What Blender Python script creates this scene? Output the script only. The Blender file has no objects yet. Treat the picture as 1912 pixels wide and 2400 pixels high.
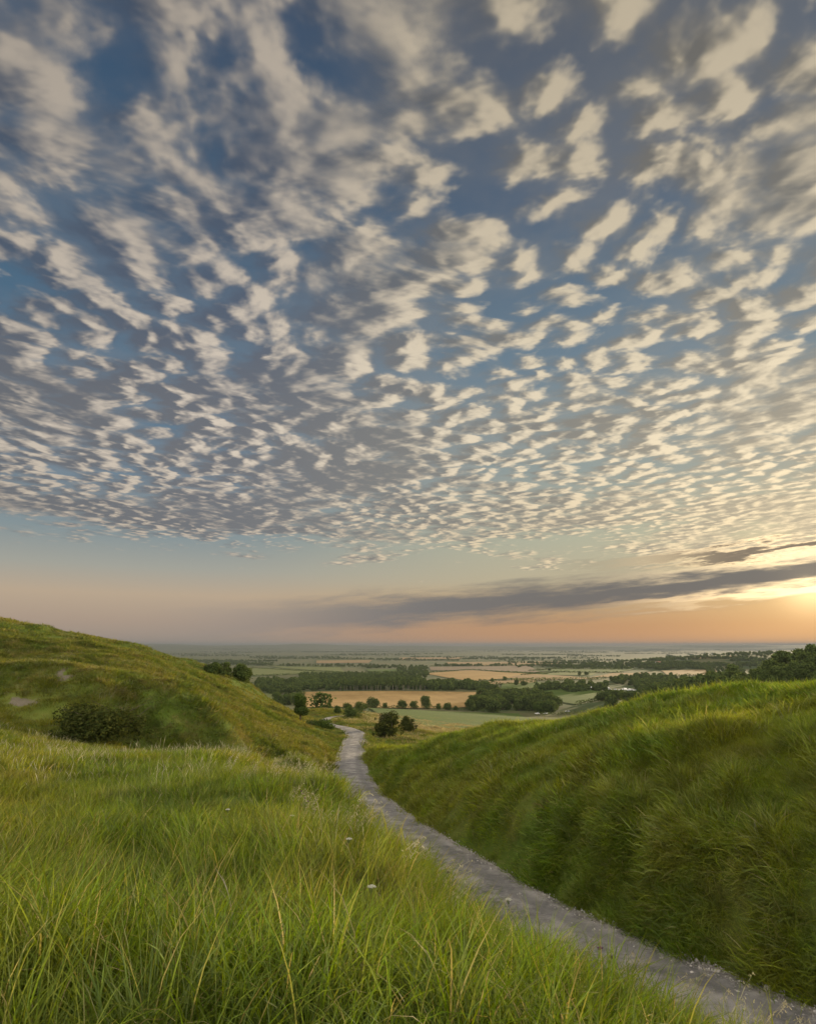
import bpy, math, random
import numpy as np
from math import radians, sin, cos, tan, pi, log, exp

SC = bpy.context.scene
COL = SC.collection

# ------------------------------------------------------------------ camera
# eye level is z = 0; +Y is the way the camera looks; metres
TILT = radians(12.3)
FPX = 610.0                                   # focal length in pixels of the 815 x 1024 frame
cam_d = bpy.data.cameras.new('camera')
cam_d.sensor_fit = 'VERTICAL'; cam_d.sensor_height = 36.0
cam_d.lens = 36.0 * FPX / 1024.0
cam_d.clip_start = 0.05; cam_d.clip_end = 120000
cam = bpy.data.objects.new('camera', cam_d); COL.objects.link(cam)
cam.location = (0, 0, 0); cam.rotation_euler = (radians(90) + TILT, 0, 0)
SC.camera = cam

SUN_AZ, SUN_EL = radians(33.5), radians(5.0)   # azimuth clockwise from +Y
SUN = np.array([sin(SUN_AZ)*cos(SUN_EL), cos(SUN_AZ)*cos(SUN_EL), sin(SUN_EL)])
SKY_STRENGTH = 0.10
SUN_STRENGTH = 4.2
EXPOSURE = 1.0

SC.view_settings.view_transform = 'Standard'; SC.view_settings.look = 'None'
SC.view_settings.exposure = EXPOSURE; SC.view_settings.gamma = 1.0
SC.view_settings.use_curve_mapping = False
SC.render.engine = 'CYCLES'
cy = SC.cycles
cy.use_denoising = True
cy.max_bounces = 6; cy.diffuse_bounces = 3; cy.glossy_bounces = 2; cy.transmission_bounces = 4
cy.transparent_max_bounces = 8; cy.volume_bounces = 0
cy.caustics_reflective = False; cy.caustics_refractive = False
cy.sample_clamp_indirect = 4.0

def lin(r, g, b):
    f = lambda c: c/12.92 if c <= .04045 else ((c+.055)/1.055)**2.4
    return (f(r/255.), f(g/255.), f(b/255.), 1.0)

class NT:
    """small helper for wiring node trees"""
    def __init__(s, nt): s.nt = nt; s.n = nt.nodes; s.l = nt.links
    def new(s, t, **kw):
        n = s.n.new(t)
        for k, v in kw.items(): setattr(n, k, v)
        return n
    def put(s, sock, v):
        if isinstance(v, bpy.types.NodeSocket): s.l.new(v, sock)
        else:
            try: sock.default_value = v
            except Exception: sock.default_value = tuple(v)[:3]
    def m(s, op, a, b=None, c=None, clamp=False):
        n = s.new('ShaderNodeMath', operation=op, use_clamp=clamp)
        for i, v in enumerate((a, b, c)):
            if v is not None: s.put(n.inputs[i], v)
        return n.outputs[0]
    def vm(s, op, a, b=None, scale=None):
        n = s.new('ShaderNodeVectorMath', operation=op)
        s.put(n.inputs[0], a)
        if b is not None: s.put(n.inputs[1], b)
        if scale is not None: s.put(n.inputs['Scale'], scale)
        return n.outputs['Value'] if op in ('DOT_PRODUCT', 'LENGTH') else n.outputs[0]
    def sstep(s, x, a, b, lo=0.0, hi=1.0):
        n = s.new('ShaderNodeMapRange', interpolation_type='SMOOTHSTEP')
        s.put(n.inputs[0], x)
        for i, v in enumerate((a, b, lo, hi)): s.put(n.inputs[1+i], v)
        return n.outputs[0]
    def lerp(s, f, a, b): # colour mix
        n = s.new('ShaderNodeMix', data_type='RGBA')
        s.put(n.inputs[0], f); s.put(n.inputs[6], a); s.put(n.inputs[7], b)
        return n.outputs[2]
    def cmath(s, mode, a, b, f=1.0):
        n = s.new('ShaderNodeMix', data_type='RGBA', blend_type=mode)
        s.put(n.inputs[0], f); s.put(n.inputs[6], a); s.put(n.inputs[7], b)
        return n.outputs[2]
    def noise(s, vec, scale, detail=3, rough=.5, dist=0., dim='3D', lac=2.0, col=False):
        n = s.new('ShaderNodeTexNoise', noise_dimensions=dim)
        if vec is not None: s.put(n.inputs['Vector'], vec)
        s.put(n.inputs['Scale'], scale); s.put(n.inputs['Detail'], detail)
        s.put(n.inputs['Roughness'], rough); s.put(n.inputs['Lacunarity'], lac); s.put(n.inputs['Distortion'], dist)
        return n.outputs[1 if col else 0]
    def ramp(s, f, stops, interp='LINEAR'):
        n = s.new('ShaderNodeValToRGB'); cr = n.color_ramp; cr.interpolation = interp
        while len(cr.elements) < len(stops): cr.elements.new(.5)
        for e, (p, c) in zip(cr.elements, stops): e.position = p; e.color = c
        s.put(n.inputs[0], f); return n.outputs[0]
    def xyz(s, x, y, z=0.0):
        n = s.new('ShaderNodeCombineXYZ')
        for i, v in enumerate((x, y, z)): s.put(n.inputs[i], v)
        return n.outputs[0]
    def sep(s, v):
        n = s.new('ShaderNodeSeparateXYZ'); s.put(n.inputs[0], v); return n.outputs

# ------------------------------------------------------------------ sky
W = bpy.data.worlds.new('World'); SC.world = W; W.use_nodes = True
W.node_tree.nodes.clear()
K = NT(W.node_tree)
d = K.new('ShaderNodeTexCoord').outputs['Generated']
dx, dy, dz = K.sep(d)
nish = K.new('ShaderNodeTexSky', sky_type='NISHITA', sun_disc=False, sun_elevation=SUN_EL, sun_rotation=SUN_AZ,
             altitude=250, air_density=1.0, dust_density=1.2, ozone_density=1.5)
cosS = K.vm('DOT_PRODUCT', d, tuple(SUN))                     # cosine of the angle to the sun
hl = K.m('SQRT', K.m('ADD', K.m('MULTIPLY', dx, dx), K.m('MULTIPLY', dy, dy)))
az_c = K.m('DIVIDE', K.m('ADD', K.m('MULTIPLY', dx, sin(SUN_AZ)), K.m('MULTIPLY', dy, cos(SUN_AZ))), K.m('MAXIMUM', hl, .001))
zc = K.m('MAXIMUM', dz, 0.0)
INV = 2.0**-EXPOSURE / SKY_STRENGTH
# clear air, away from the sun / under the sun, by sine of elevation
far_c = K.ramp(zc, [(0, lin(158,144,134)), (.035, lin(174,154,137)), (.075, lin(188,168,144)), (.115, lin(164,164,154)), (.165, lin(134,148,152)),
                    (.26, lin(100,126,146)), (.42, lin(80,110,134)), (.62, lin(63,91,117)), (.85, lin(52,70,96)), (1, lin(46,60,84))])
sun_c = K.ramp(zc, [(0, lin(200,146,104)), (.03, lin(190,144,104)), (.065, lin(196,164,120)), (.10, lin(188,176,146)), (.165, lin(180,180,156)),
                    (.26, lin(152,162,156)), (.42, lin(112,132,146)), (.62, lin(84,100,120)), (.85, lin(72,80,94)), (1, lin(64,72,86))])
f_az = K.sstep(az_c, .60, 1.01)
clear = K.lerp(f_az, far_c, sun_c)
# a share of the physical sky
clear = K.lerp(.03, clear, K.vm('SCALE', nish.outputs[0], scale=SKY_STRENGTH))
# glow round the sun
g1 = K.m('POWER', K.m('MAXIMUM', cosS, 0), 1400)
g2 = K.m('POWER', K.m('MAXIMUM', cosS, 0), 120)
g3 = K.m('POWER', K.m('MAXIMUM', cosS, 0), 22)
glow = K.vm('ADD', K.vm('ADD', K.vm('SCALE', (1.0,.72,.36), scale=g1), K.vm('SCALE', (.20,.125,.04), scale=g2)), K.vm('SCALE', (.02,.014,.006), scale=g3))
clear = K.vm('ADD', clear, glow)

# cloud sheet: the direction meets a layer of unit height
iz = K.m('DIVIDE', 1.0, K.m('MAXIMUM', K.m('ADD', dz, .012), .03))
px = K.m('MULTIPLY', dx, iz); py = K.m('MULTIPLY', dy, iz)
P = K.xyz(px, py, 0)

def density_group():
    g = bpy.data.node_groups.new('cloud_density', 'ShaderNodeTree')
    g.interface.new_socket('P', in_out='INPUT', socket_type='NodeSocketVector')
    g.interface.new_socket('D', in_out='OUTPUT', socket_type='NodeSocketFloat')
    g.interface.new_socket('S', in_out='OUTPUT', socket_type='NodeSocketFloat')
    G = NT(g); gi = G.new('NodeGroupInput'); go = G.new('NodeGroupOutput')
    p = gi.outputs[0]
    # warp, then stretch along the rows
    wv = G.noise(p, 1.6, 2, .5, dim='2D', col=True)
    p1 = G.vm('ADD', p, G.vm('SCALE', G.vm('SUBTRACT', wv, (.5,.5,.5)), scale=.16))
    r = G.sep(p1)
    a = radians(6)
    u = G.m('ADD', G.m('MULTIPLY', r[0], cos(a)), G.m('MULTIPLY', r[1], sin(a)))
    v = G.m('SUBTRACT', G.m('MULTIPLY', r[1], cos(a)), G.m('MULTIPLY', r[0], sin(a)))
    q = G.xyz(u, G.m('MULTIPLY', v, 1.12), 0)
    vo = G.new('ShaderNodeTexVoronoi', voronoi_dimensions='2D', feature='SMOOTH_F1')
    wv2 = G.noise(q, 9, 3, .6, dim='2D', col=True)
    G.put(vo.inputs['Vector'], G.vm('ADD', q, G.vm('SCALE', G.vm('SUBTRACT', wv2, (.5,.5,.5)), scale=.10)))
    G.put(vo.inputs['Scale'], 7.6); vo.inputs['Smoothness'].default_value = .45; vo.inputs['Randomness'].default_value = 1.0
    vo2 = G.new('ShaderNodeTexVoronoi', voronoi_dimensions='2D', feature='SMOOTH_F1')
    G.put(vo2.inputs['Vector'], G.vm('ADD', q, G.vm('SCALE', G.vm('SUBTRACT', wv2, (.5,.5,.5)), scale=.07)))
    vo2.inputs['Scale'].default_value = 21.0; vo2.inputs['Smoothness'].default_value = .5
    cell = G.m('SUBTRACT', 1.0, G.m('ADD', G.m('MULTIPLY', vo.outputs['Distance'], 1.2), G.m('MULTIPLY', G.m('SUBTRACT', vo2.outputs['Distance'], .35), .20)))     # puffs
    n1 = G.noise(q, 3.7, 4, .5, dim='2D')
    n2 = G.noise(G.vm('MULTIPLY', p1, (1, .8, 1)), 24, 6, .60, dim='2D')
    D = G.m('ADD', G.m('ADD', G.m('MULTIPLY', n1, .95), G.m('MULTIPLY', cell, .74)), G.m('MULTIPLY', n2, .21))
    ns = G.noise(q, 3.7, 3, .5, dim='2D'); nq = G.noise(q, 17, 1.5, .5, dim='2D')
    # larger puffs laid over the small ones, here and there
    vb = G.new('ShaderNodeTexVoronoi', voronoi_dimensions='2D', feature='SMOOTH_F1')
    G.put(vb.inputs['Vector'], G.vm('ADD', q, G.vm('SCALE', G.vm('SUBTRACT', wv2, (.5,.5,.5)), scale=.12)))
    vb.inputs['Scale'].default_value = 4.3; vb.inputs['Smoothness'].default_value = .55
    mixm = G.sstep(G.noise(p, .8, 2, .5, dim='2D'), .42, .60)
    bigd = G.m('MULTIPLY', G.m('MULTIPLY', G.m('SUBTRACT', vo.outputs['Distance'], vb.outputs['Distance']), .55), mixm)
    g.links.new(G.m('ADD', D, bigd), go.inputs[0])
    S = G.m('ADD', G.m('ADD', G.m('MULTIPLY', ns, .95), G.m('MULTIPLY', vo.outputs['Distance'], -.88)), G.m('MULTIPLY', nq, .14))
    g.links.new(G.m('ADD', S, bigd), go.inputs[1])
    return g
DG = density_group()
def dens(p):
    n = K.new('ShaderNodeGroup'); n.node_tree = DG; K.put(n.inputs[0], p); return n.outputs
D0, S0 = dens(P)
sh = (sin(SUN_AZ), cos(SUN_AZ))
S1 = dens(K.vm('ADD', P, (.020, .002, 0)))[1]
S2 = dens(K.vm('ADD', P, (.052, .006, 0)))[1]
# coverage over the sheet
cov = K.noise(P, .75, 2, .5, dim='2D')
dist_p = K.vm('LENGTH', P)
bias = K.m('ADD', K.m('MULTIPLY', K.m('SUBTRACT', cov, .5), .55), K.sstep(dist_p, .9, 2.4, .11, .21))
bias = K.m('ADD', K.m('ADD', bias, .09), K.sstep(px, .2, 2.2, 0, .05))
def blob(x, y, r, q=1.0):
    e = K.vm('LENGTH', K.vm('MULTIPLY', K.vm('SUBTRACT', P, (x, y, 0)), (1, q, 1)))
    return K.sstep(e, r, r*.25)
heavy = K.m('MAXIMUM', K.m('MAXIMUM', blob(-.75, 2.7, 1.5, .8), blob(.75, 2.6, .55)), blob(-1.6, 4.6, 2.2))
bias = K.m('ADD', bias, K.m('MULTIPLY', heavy, .20))
edge_n = K.noise(P, .9, 4, .6, dim='2D')
edge_w = K.noise(K.vm('ADD', P, (7.3, 2.2, 0)), .42, 4, .6, dim='2D')
clump = K.m('MULTIPLY', K.m('SUBTRACT', K.noise(K.vm('MULTIPLY', K.vm('ADD', P, (1.3, 9.2, 0)), (1, .8, 1)), 1.15, 5, .6, dim='2D'), .5), K.sstep(dist_p, 2.2, 5.5, 0, 1.5))
bias = K.m('ADD', bias, clump)
ey = K.m('ADD', K.m('ADD', py, K.m('MULTIPLY', K.m('SUBTRACT', edge_n, .5), 2.5)), K.m('MULTIPLY', K.m('SUBTRACT', edge_w, .5), 6.0))
bias = K.m('SUBTRACT', bias, K.sstep(ey, 4.3, 8.4, 0, .85))
lx = K.m('ADD', K.m('ADD', px, K.m('MULTIPLY', py, .12)), K.m('MULTIPLY', K.m('SUBTRACT', edge_n, .5), 1.2))
bias = K.m('SUBTRACT', bias, K.m('MULTIPLY', K.sstep(lx, -1.6, -2.6), K.sstep(py, 3.4, 5.0, 0, .6)))
far_n = K.m('ADD', .62, K.m('MULTIPLY', K.noise(K.vm('MULTIPLY', P, (1, 1.15, 1)), 2.3, 6, .62, dim='2D'), .9))
D0 = K.m('ADD', D0, K.m('MULTIPLY', K.m('SUBTRACT', far_n, D0), K.sstep(dist_p, 3.0, 6.5, 0, .62)))
T = K.m('ADD', D0, bias)
thick = K.sstep(T, 1.16, 1.60)
dl = K.m('ADD', K.m('MULTIPLY', K.m('SUBTRACT', S0, S1), 1.9), K.m('MULTIPLY', K.m('SUBTRACT', S0, S2), 1.3))
facing = K.sstep(dl, -.15, .40)
A_soft = K.m('MULTIPLY', K.sstep(T, .80, 1.46), .90)
A_crisp = K.sstep(T, .85, 1.24)
A = K.m('ADD', A_soft, K.m('MULTIPLY', K.m('SUBTRACT', A_crisp, A_soft), facing))
A = K.m('MULTIPLY', A, K.sstep(dz, .03, .10))
lit = K.m('ADD', .50, K.m('MULTIPLY', dl, 1.30))
lit = K.m('SUBTRACT', lit, K.m('MULTIPLY', thick, .36))
big = K.noise(K.vm('ADD', P, (3.1, .4, 0)), .8, 2, .5, dim='2D')
dark = K.m('MULTIPLY', K.sstep(big, .48, .68), K.sstep(dist_p, 1.3, 2.2))
lit = K.m('SUBTRACT', lit, K.m('MULTIPLY', dark, .18))
lit = K.m('SUBTRACT', lit, K.m('MULTIPLY', heavy, .24))
c_lit = K.lerp(f_az, lin(228,214,196), lin(238,222,192))
c_shd = K.lerp(f_az, K.lerp(K.sstep(dz, .55, .30), lin(92,104,124), lin(116,116,120)), lin(136,132,124))
low = K.sstep(dz, .34, .12)
c_lit = K.lerp(K.m('MULTIPLY', low, .5), c_lit, K.lerp(f_az, lin(176,160,140), lin(232,204,156)))
lit = K.sstep(lit, -.30, 1.25)
cc = K.lerp(lit, c_shd, c_lit)
cc = K.vm('SCALE', cc, scale=K.m('MULTIPLY', K.sstep(dz, .25, .80, 1.0, .62), K.sstep(az_c, .2, .9, .80, 1.0)))
cc = K.vm('ADD', cc, K.vm('SCALE', (.34,.26,.14), scale=K.m('POWER', K.m('MAXIMUM', cosS, 0), 30)))
# unseen clouds over and behind the viewer, brightened as added fill for shaded ground
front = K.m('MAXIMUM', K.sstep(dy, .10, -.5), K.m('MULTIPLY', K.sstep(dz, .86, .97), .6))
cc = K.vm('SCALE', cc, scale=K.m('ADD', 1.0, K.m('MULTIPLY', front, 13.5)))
veil_n = K.noise(K.vm('ADD', P, (5.2, 1.7, 0)), 1.7, 5, .6, dim='2D')
veil = K.m('MULTIPLY', K.sstep(K.m('ADD', veil_n, K.m('MULTIPLY', bias, .8)), .50, .84), K.m('MULTIPLY', K.sstep(dz, .03, .16), .20))
clear = K.lerp(veil, clear, K.vm('SCALE', K.lerp(.30, c_shd, c_lit), scale=K.sstep(dz, .25, .80, 1.0, .66)))
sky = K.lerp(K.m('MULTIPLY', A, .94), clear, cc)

# long low bank of cloud under the sheet, rising towards the sun
azm = K.m('ARCTAN2', dx, dy)
elv = K.m('ARCSINE', dz)
bn = K.noise(K.xyz(K.m('MULTIPLY', azm, 9.0), K.m('MULTIPLY', K.m('SUBTRACT', elv, K.m('MULTIPLY', azm, .07)), 75), 0), 1.0, 7, .62, dim='2D')
bn = K.m('SUBTRACT', bn, .5)
def bank(e0, slope, curv, thick0, thick1, a0, a1, rough, col_a, col_b, op, inner):
    global sky
    ec = K.m('ADD', K.m('ADD', e0, K.m('MULTIPLY', azm, slope)), K.m('MULTIPLY', K.m('MULTIPLY', azm, azm), curv))
    th = K.sstep(azm, -.35, .6, thick0, thick1)
    dd = K.m('ABSOLUTE', K.m('SUBTRACT', K.m('ADD', elv, K.m('MULTIPLY', bn, rough)), ec))
    al = K.m('MULTIPLY', K.sstep(dd, th, K.m('MULTIPLY', th, inner)), K.m('MULTIPLY', K.sstep(azm, a0, a1), op))
    rim = K.m('MULTIPLY', K.m('MULTIPLY', K.sstep(al, .0, .35), K.sstep(al, .95, .35)), K.m('POWER', K.m('MAXIMUM', cosS, 0), 60))
    c = K.vm('ADD', K.lerp(f_az, col_a, col_b), K.vm('SCALE', (2.2,1.6,.85), scale=rim))
    sky = K.lerp(al, sky, c)
bank(.055, .068, .012, .040, .040, -.46, .05, .046, lin(130,131,134), lin(104,103,104), .92, .12)
bank(.112, .035, .01, .006, .016, .20, .50, .062, lin(140,132,128), lin(118,106,94), .9, .2)
bank(.046, .050, .0, .004, .007, -.1, .5, .020, lin(150,138,130), lin(170,140,110), .5, .1)
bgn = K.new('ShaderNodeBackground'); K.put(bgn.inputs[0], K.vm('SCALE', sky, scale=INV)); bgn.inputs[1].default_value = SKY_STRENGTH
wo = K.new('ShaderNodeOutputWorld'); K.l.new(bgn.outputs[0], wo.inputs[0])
W.cycles.sampling_method = 'MANUAL'; W.cycles.sample_map_resolution = 1024

# ------------------------------------------------------------------ sun
sd = bpy.data.lights.new('sun', 'SUN'); sd.energy = SUN_STRENGTH; sd.angle = radians(2.5); sd.color = (1.0, .79, .50)
so = bpy.data.objects.new('sun', sd); COL.objects.link(so)
from mathutils import Vector
so.rotation_euler = Vector(SUN).to_track_quat('Z', 'Y').to_euler()

# ------------------------------------------------------------------ terrain heights
rng = np.random.default_rng(7)
def ray(u, v):
    cx, c2 = (u-407.5)/FPX, (512-v)/FPX
    return np.array([cx, cos(TILT)-c2*sin(TILT), sin(TILT)+c2*cos(TILT)])
def at(u, v, Y):
    r = ray(u, v); return r*(Y/r[1])
def proj(p):
    dpt = p[...,1]*cos(TILT)+p[...,2]*sin(TILT); up = -p[...,1]*sin(TILT)+p[...,2]*cos(TILT)
    return 407.5+FPX*p[...,0]/dpt, 512-FPX*up/dpt

# sight points of the hillside: image column, image row, metres ahead
SIGHT = [
 # meadow knoll the camera stands on
 (0,1000,3.6),(200,1000,3.7),(0,860,8.0),(200,860,8.2),(380,860,8.5),(0,790,15),(180,795,15),(330,800,15),(0,758,23),(120,760,25),(240,765,24),
 (0,733,38),(60,752,36),(150,762,33),(250,762,35),(310,760,44),
 # left hill: hollow, spur and skyline
 (0,708,48),(60,730,46),(110,738,45),(0,668,55),(60,664,56),(110,690,50),(0,664,66),(60,665,67),(120,667,70),(166,673,74),(213,693,80),(255,704,92),(292,716,108),
 (85,673,60),(128,678,54),(170,698,50.5),(223,725,51),(270,741,59),(185,699,61),(240,722,66),(160,728,49.5),(205,748,49.5),(255,756,53),(183,724,49.3),(140,700,51.5),(110,700,50),(305,741,74),(300,755,60),(322,733,96),(316,724,118),
 # cutting on the right: crest, then the face
 (815,721,19.6),(738,724,24),(628,729,29),(540,738,35.5),(480,743,42),(427,749,51),(390,756,58),
 (700,760,19.5),(600,780,22.5),(500,790,29),(440,790,38),(815,800,15.6),(770,880,14.6),(650,860,18.5),
 (390,775,56),
 # bank by the bend and the pale grass beyond
 (372,735,110),(350,722,132),(390,728,150),(425,735,120),(420,726,190),(480,727,240),(380,719,220),(440,718,330),(520,725,300),(356,712,250),
 (300,712,190),(320,709,260),
 (380,708,560),(460,708,620),(300,707,520),
]
PTS = [at(u,v,Y) for u,v,Y in SIGHT]
PTS += [np.array(p, float) for p in [
 # out of view: under the feet, behind the skylines, off to the sides
 (0,0,-1.72),(-6,0,-1.5),(4,1,-2.9),(-4,5,-1.9),(2,5,-3.0),(-3,-4,-1.5),(-14,4,-1.2),(-14,-4,-.6),(4,-4,-2.4),
 (3.2,9,-5.5),(2.6,13,-6.35),(1.6,18,-7.2),(0.2,24,-7.85),(-2.6,31,-8.5),(-5.2,40,-9.3),(-7.5,50,-10.0),(1.2,8,-4.0),(0.6,12,-4.9),(-.6,17,-5.75),(-2.5,24,-6.6),(-5,31,-7.2),
 (6,5,-5.5),(14,2,-2.2),(18,8,-.8),(12,-4,-3.5),(26,4,-.2),
 (20,26,-1.5),(16,32,-2.4),(30,40,-3.5),(12,44,-5.4),(24,62,-8.5),(45,70,-9),(60,60,-6),(5,70,-12.2),(20,95,-15),(50,120,-18),(90,90,-8),(140,140,-10),
 (-60,70,3.5),(-90,70,6),(-60,90,3.5),(-40,95,-1.0),(-28,110,-6.5),(-100,130,2),(-40,150,-18.5),(-20,160,-18.5),(-90,40,2.5),(-60,30,-.2),(-40,10,-.2),(-70,0,3),
 (-60,220,-33),(-150,250,-26),(-45,200,-27),(-75,160,-19),(-200,120,2),(70,190,-24),(0,280,-32),
 (150,300,-28),(180,370,-30),(225,400,-17),(275,390,-6),(350,500,-14),(240,300,-17),(600,600,2),(260,560,-34),(150,420,-46),(110,330,-34),(60,420,-46),(140,520,-56),(300,260,-6),(250,150,2),
 (-200,500,-53),(-400,500,-30),(0,760,-61.5),(-40,900,-62),(30,860,-62),(150,760,-62),(-150,800,-63),(300,800,-58),(-400,900,-64),(250,1000,-62),
 (0,1300,-70),(-600,1400,-72),(600,1300,-66),(900,1000,-56),(1050,2150,-38),(1500,2300,-30),(760,2050,-64),(1150,1700,-66),(1300,3000,-70),(0,2000,-80),(-1200,2200,-84),(2400,2400,-60),(0,3500,-92),(-2500,3500,-94),(2500,3500,-90),
 (0,7000,-104),(-5000,7000,-104),(5000,7000,-102),(0,15000,-108),(12000,15000,-106),(-12000,15000,-104),(0,32000,-110),(30000,32000,-108),(-30000,32000,-108)]]
PTS = np.array(PTS)
OFF = 8.0
def ab(x, y): return x/(y+OFF), np.log(y+OFF)
A_, B_ = ab(PTS[:,0], PTS[:,1])
BW = .8
def tps_k(r2): return .5*r2*np.log(np.maximum(r2, 1e-12))
# heights are interpolated as a share of distance, so that near and far points weigh alike
S_ = PTS[:,1]+OFF
n_ = len(PTS)
M_ = np.zeros((n_+3, n_+3))
M_[:n_,:n_] = tps_k((A_[:,None]-A_[None])**2+((B_[:,None]-B_[None])*BW)**2) + np.eye(n_)*2e-4
M_[:n_,n_] = 1; M_[:n_,n_+1] = A_; M_[:n_,n_+2] = B_*BW
M_[n_:,:n_] = M_[:n_,n_:].T
WT = np.linalg.solve(M_, np.concatenate([PTS[:,2]/S_, np.zeros(3)]))

# value noise for hummocks
_perm = rng.random((256,256))
def vnoise(x, y):
    xi, yi = np.floor(x).astype(int), np.floor(y).astype(int); fx, fy = x-xi, y-yi
    fx, fy = fx*fx*(3-2*fx), fy*fy*(3-2*fy)
    g = lambda i, j: _perm[i & 255, j & 255]
    return (g(xi,yi)*(1-fx)+g(xi+1,yi)*fx)*(1-fy)+(g(xi,yi+1)*(1-fx)+g(xi+1,yi+1)*fx)*fy
def fbm(x, y, o=3):
    s = 0; a = .5
    for i in range(o): s = s+a*(vnoise(x*2**i+17*i, y*2**i+31*i)-.5); a *= .5
    return s
def smooth(x, a, b):
    t = np.clip((x-a)/(b-a), 0, 1); return t*t*(3-2*t)

# the track: centre line in metres
ROAD = np.array([(14.0,-6.0,-5.3),(10.6,4.0,-6.0),(7.9,9.5,-6.5),(6.0,13.5,-6.9),(4.75,16.0,-7.15),(3.05,19.9,-7.55),(1.15,26.0,-8.1),(-1.0,34.0,-8.9),(-2.5,41.0,-9.6),(-4.1,50.0,-10.35),
 (-5.3,60.0,-11.1),(-6.3,72.0,-11.8),(-7.1,86.0,-12.5),(-8.0,98.0,-13.2),(-10.8,112.0,-14.2),(-15.2,126.0,-15.3),(-18.3,140.0,-16.4),(-19.6,154.0,-17.4),(-18.6,170,-18.5),(-14,186,-20.2)])
def catmull(P, k):
    out = []
    Q = np.vstack([2*P[0]-P[1], P, 2*P[-1]-P[-2]])
    for i in range(1, len(Q)-2):
        for t in np.linspace(0, 1, k, endpoint=False):
            out.append(.5*((2*Q[i])+(-Q[i-1]+Q[i+1])*t+(2*Q[i-1]-5*Q[i]+4*Q[i+1]-Q[i+2])*t*t+(-Q[i-1]+3*Q[i]-3*Q[i+1]+Q[i+2])*t**3))
    out.append(P[-1]); return np.array(out)
RC = catmull(ROAD, 14)
RT = np.gradient(RC, axis=0); RT[:,2] = 0; RT /= np.linalg.norm(RT, axis=1)[:,None]
RN = np.stack([RT[:,1], -RT[:,0], 0*RT[:,0]], 1)        # to the right of travel
HALF = 1.55
def road_dist(x, y):
    """signed distance from the centre line (right positive) and road height"""
    sh = x.shape; x = x.ravel(); y = y.ravel()
    D = np.full(x.shape, 1e3); Z = np.zeros(x.shape)
    near = np.where((y > -20) & (y < 200) & (np.abs(x) < 70))[0]
    for c in np.array_split(near, max(1, len(near)//20000)):
        if not len(c): continue
        d2 = (x[c,None]-RC[None,:,0])**2+(y[c,None]-RC[None,:,1])**2
        k = d2.argmin(1)
        dxv, dyv = x[c]-RC[k,0], y[c]-RC[k,1]
        D[c] = np.sign(dxv*RN[k,0]+dyv*RN[k,1])*np.sqrt(d2[np.arange(len(c)),k]); Z[c] = RC[k,2]
    return D.reshape(sh), Z.reshape(sh)
def base_h(x, y):
    sh = x.shape; x = x.ravel(); y = np.maximum(y.ravel(), -6.5)
    a, b = ab(x, y); out = np.empty(len(x))
    for c in np.array_split(np.arange(len(x)), max(1, len(x)//20000)):
        r2 = (a[c,None]-A_[None])**2+((b[c,None]-B_[None])*BW)**2
        out[c] = (tps_k(r2)@WT[:n_]+WT[n_]+WT[n_+1]*a[c]+WT[n_+2]*b[c]*BW)*(y[c]+OFF)
    return out.reshape(sh)
def height(x, y):
    x = np.asarray(x, float); y = np.asarray(y, float)
    h = base_h(x, y)
    dist = np.sqrt(x*x+y*y)
    # hummocks and sheep terraces
    nearf = 1-smooth(dist, 160, 420)
    hill = smooth(dist, 30, 55)*nearf
    h = h+nearf*(fbm(x/3.1, y/3.1, 3)*(.42+.45*(1-smooth(dist, 9, 22)))+fbm(x/.9+9, y/.9, 2)*.12)+hill*(fbm(x/7+3, y/4.5, 3)*1.3+np.abs(fbm(x/3.3+11, y/2.1, 2))*.9)
    # the plain takes over far out and off to the sides
    plain = np.interp(np.log(np.maximum(dist, 1)), [log(300), log(1000), log(3000), log(7000), log(36000)], [-40, -64, -90, -104, -110])
    aw = np.abs(x/(np.maximum(y, -6.5)+OFF))
    h = np.minimum(h, 8+.03*dist); h = np.minimum(h, 13)
    kf = np.maximum(smooth(dist, 2600, 5200), smooth(aw, 1.0, 1.7)*smooth(dist, 250, 900))
    h = h*(1-kf)+plain*kf
    h = h+smooth(dist, 600, 1500)*fbm(x/900, y/900, 2)*9+smooth(dist, 9000, 16000)*np.maximum(fbm(x/5200, y/3400, 3)+.10, -.05)*330
    D, Z = road_dist(x, y)
    bankf = smooth(D, HALF+.4, HALF+2.0)*(1-smooth(dist, 60, 100))*(D < 60)
    h = h+bankf*(np.abs(fbm(x/2.4+21, y/2.4, 1))*.8+fbm(x/4.4+2, y/4.4+9, 2)*.7)
    left = smooth(-D, HALF+.1, HALF+2.4); right = smooth(D, HALF+.05, HALF+1.5)
    k = np.where(D < 0, left, right)
    return np.where(np.abs(D) > 500, h, Z-.06+(h-Z+.06)*k)

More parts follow.
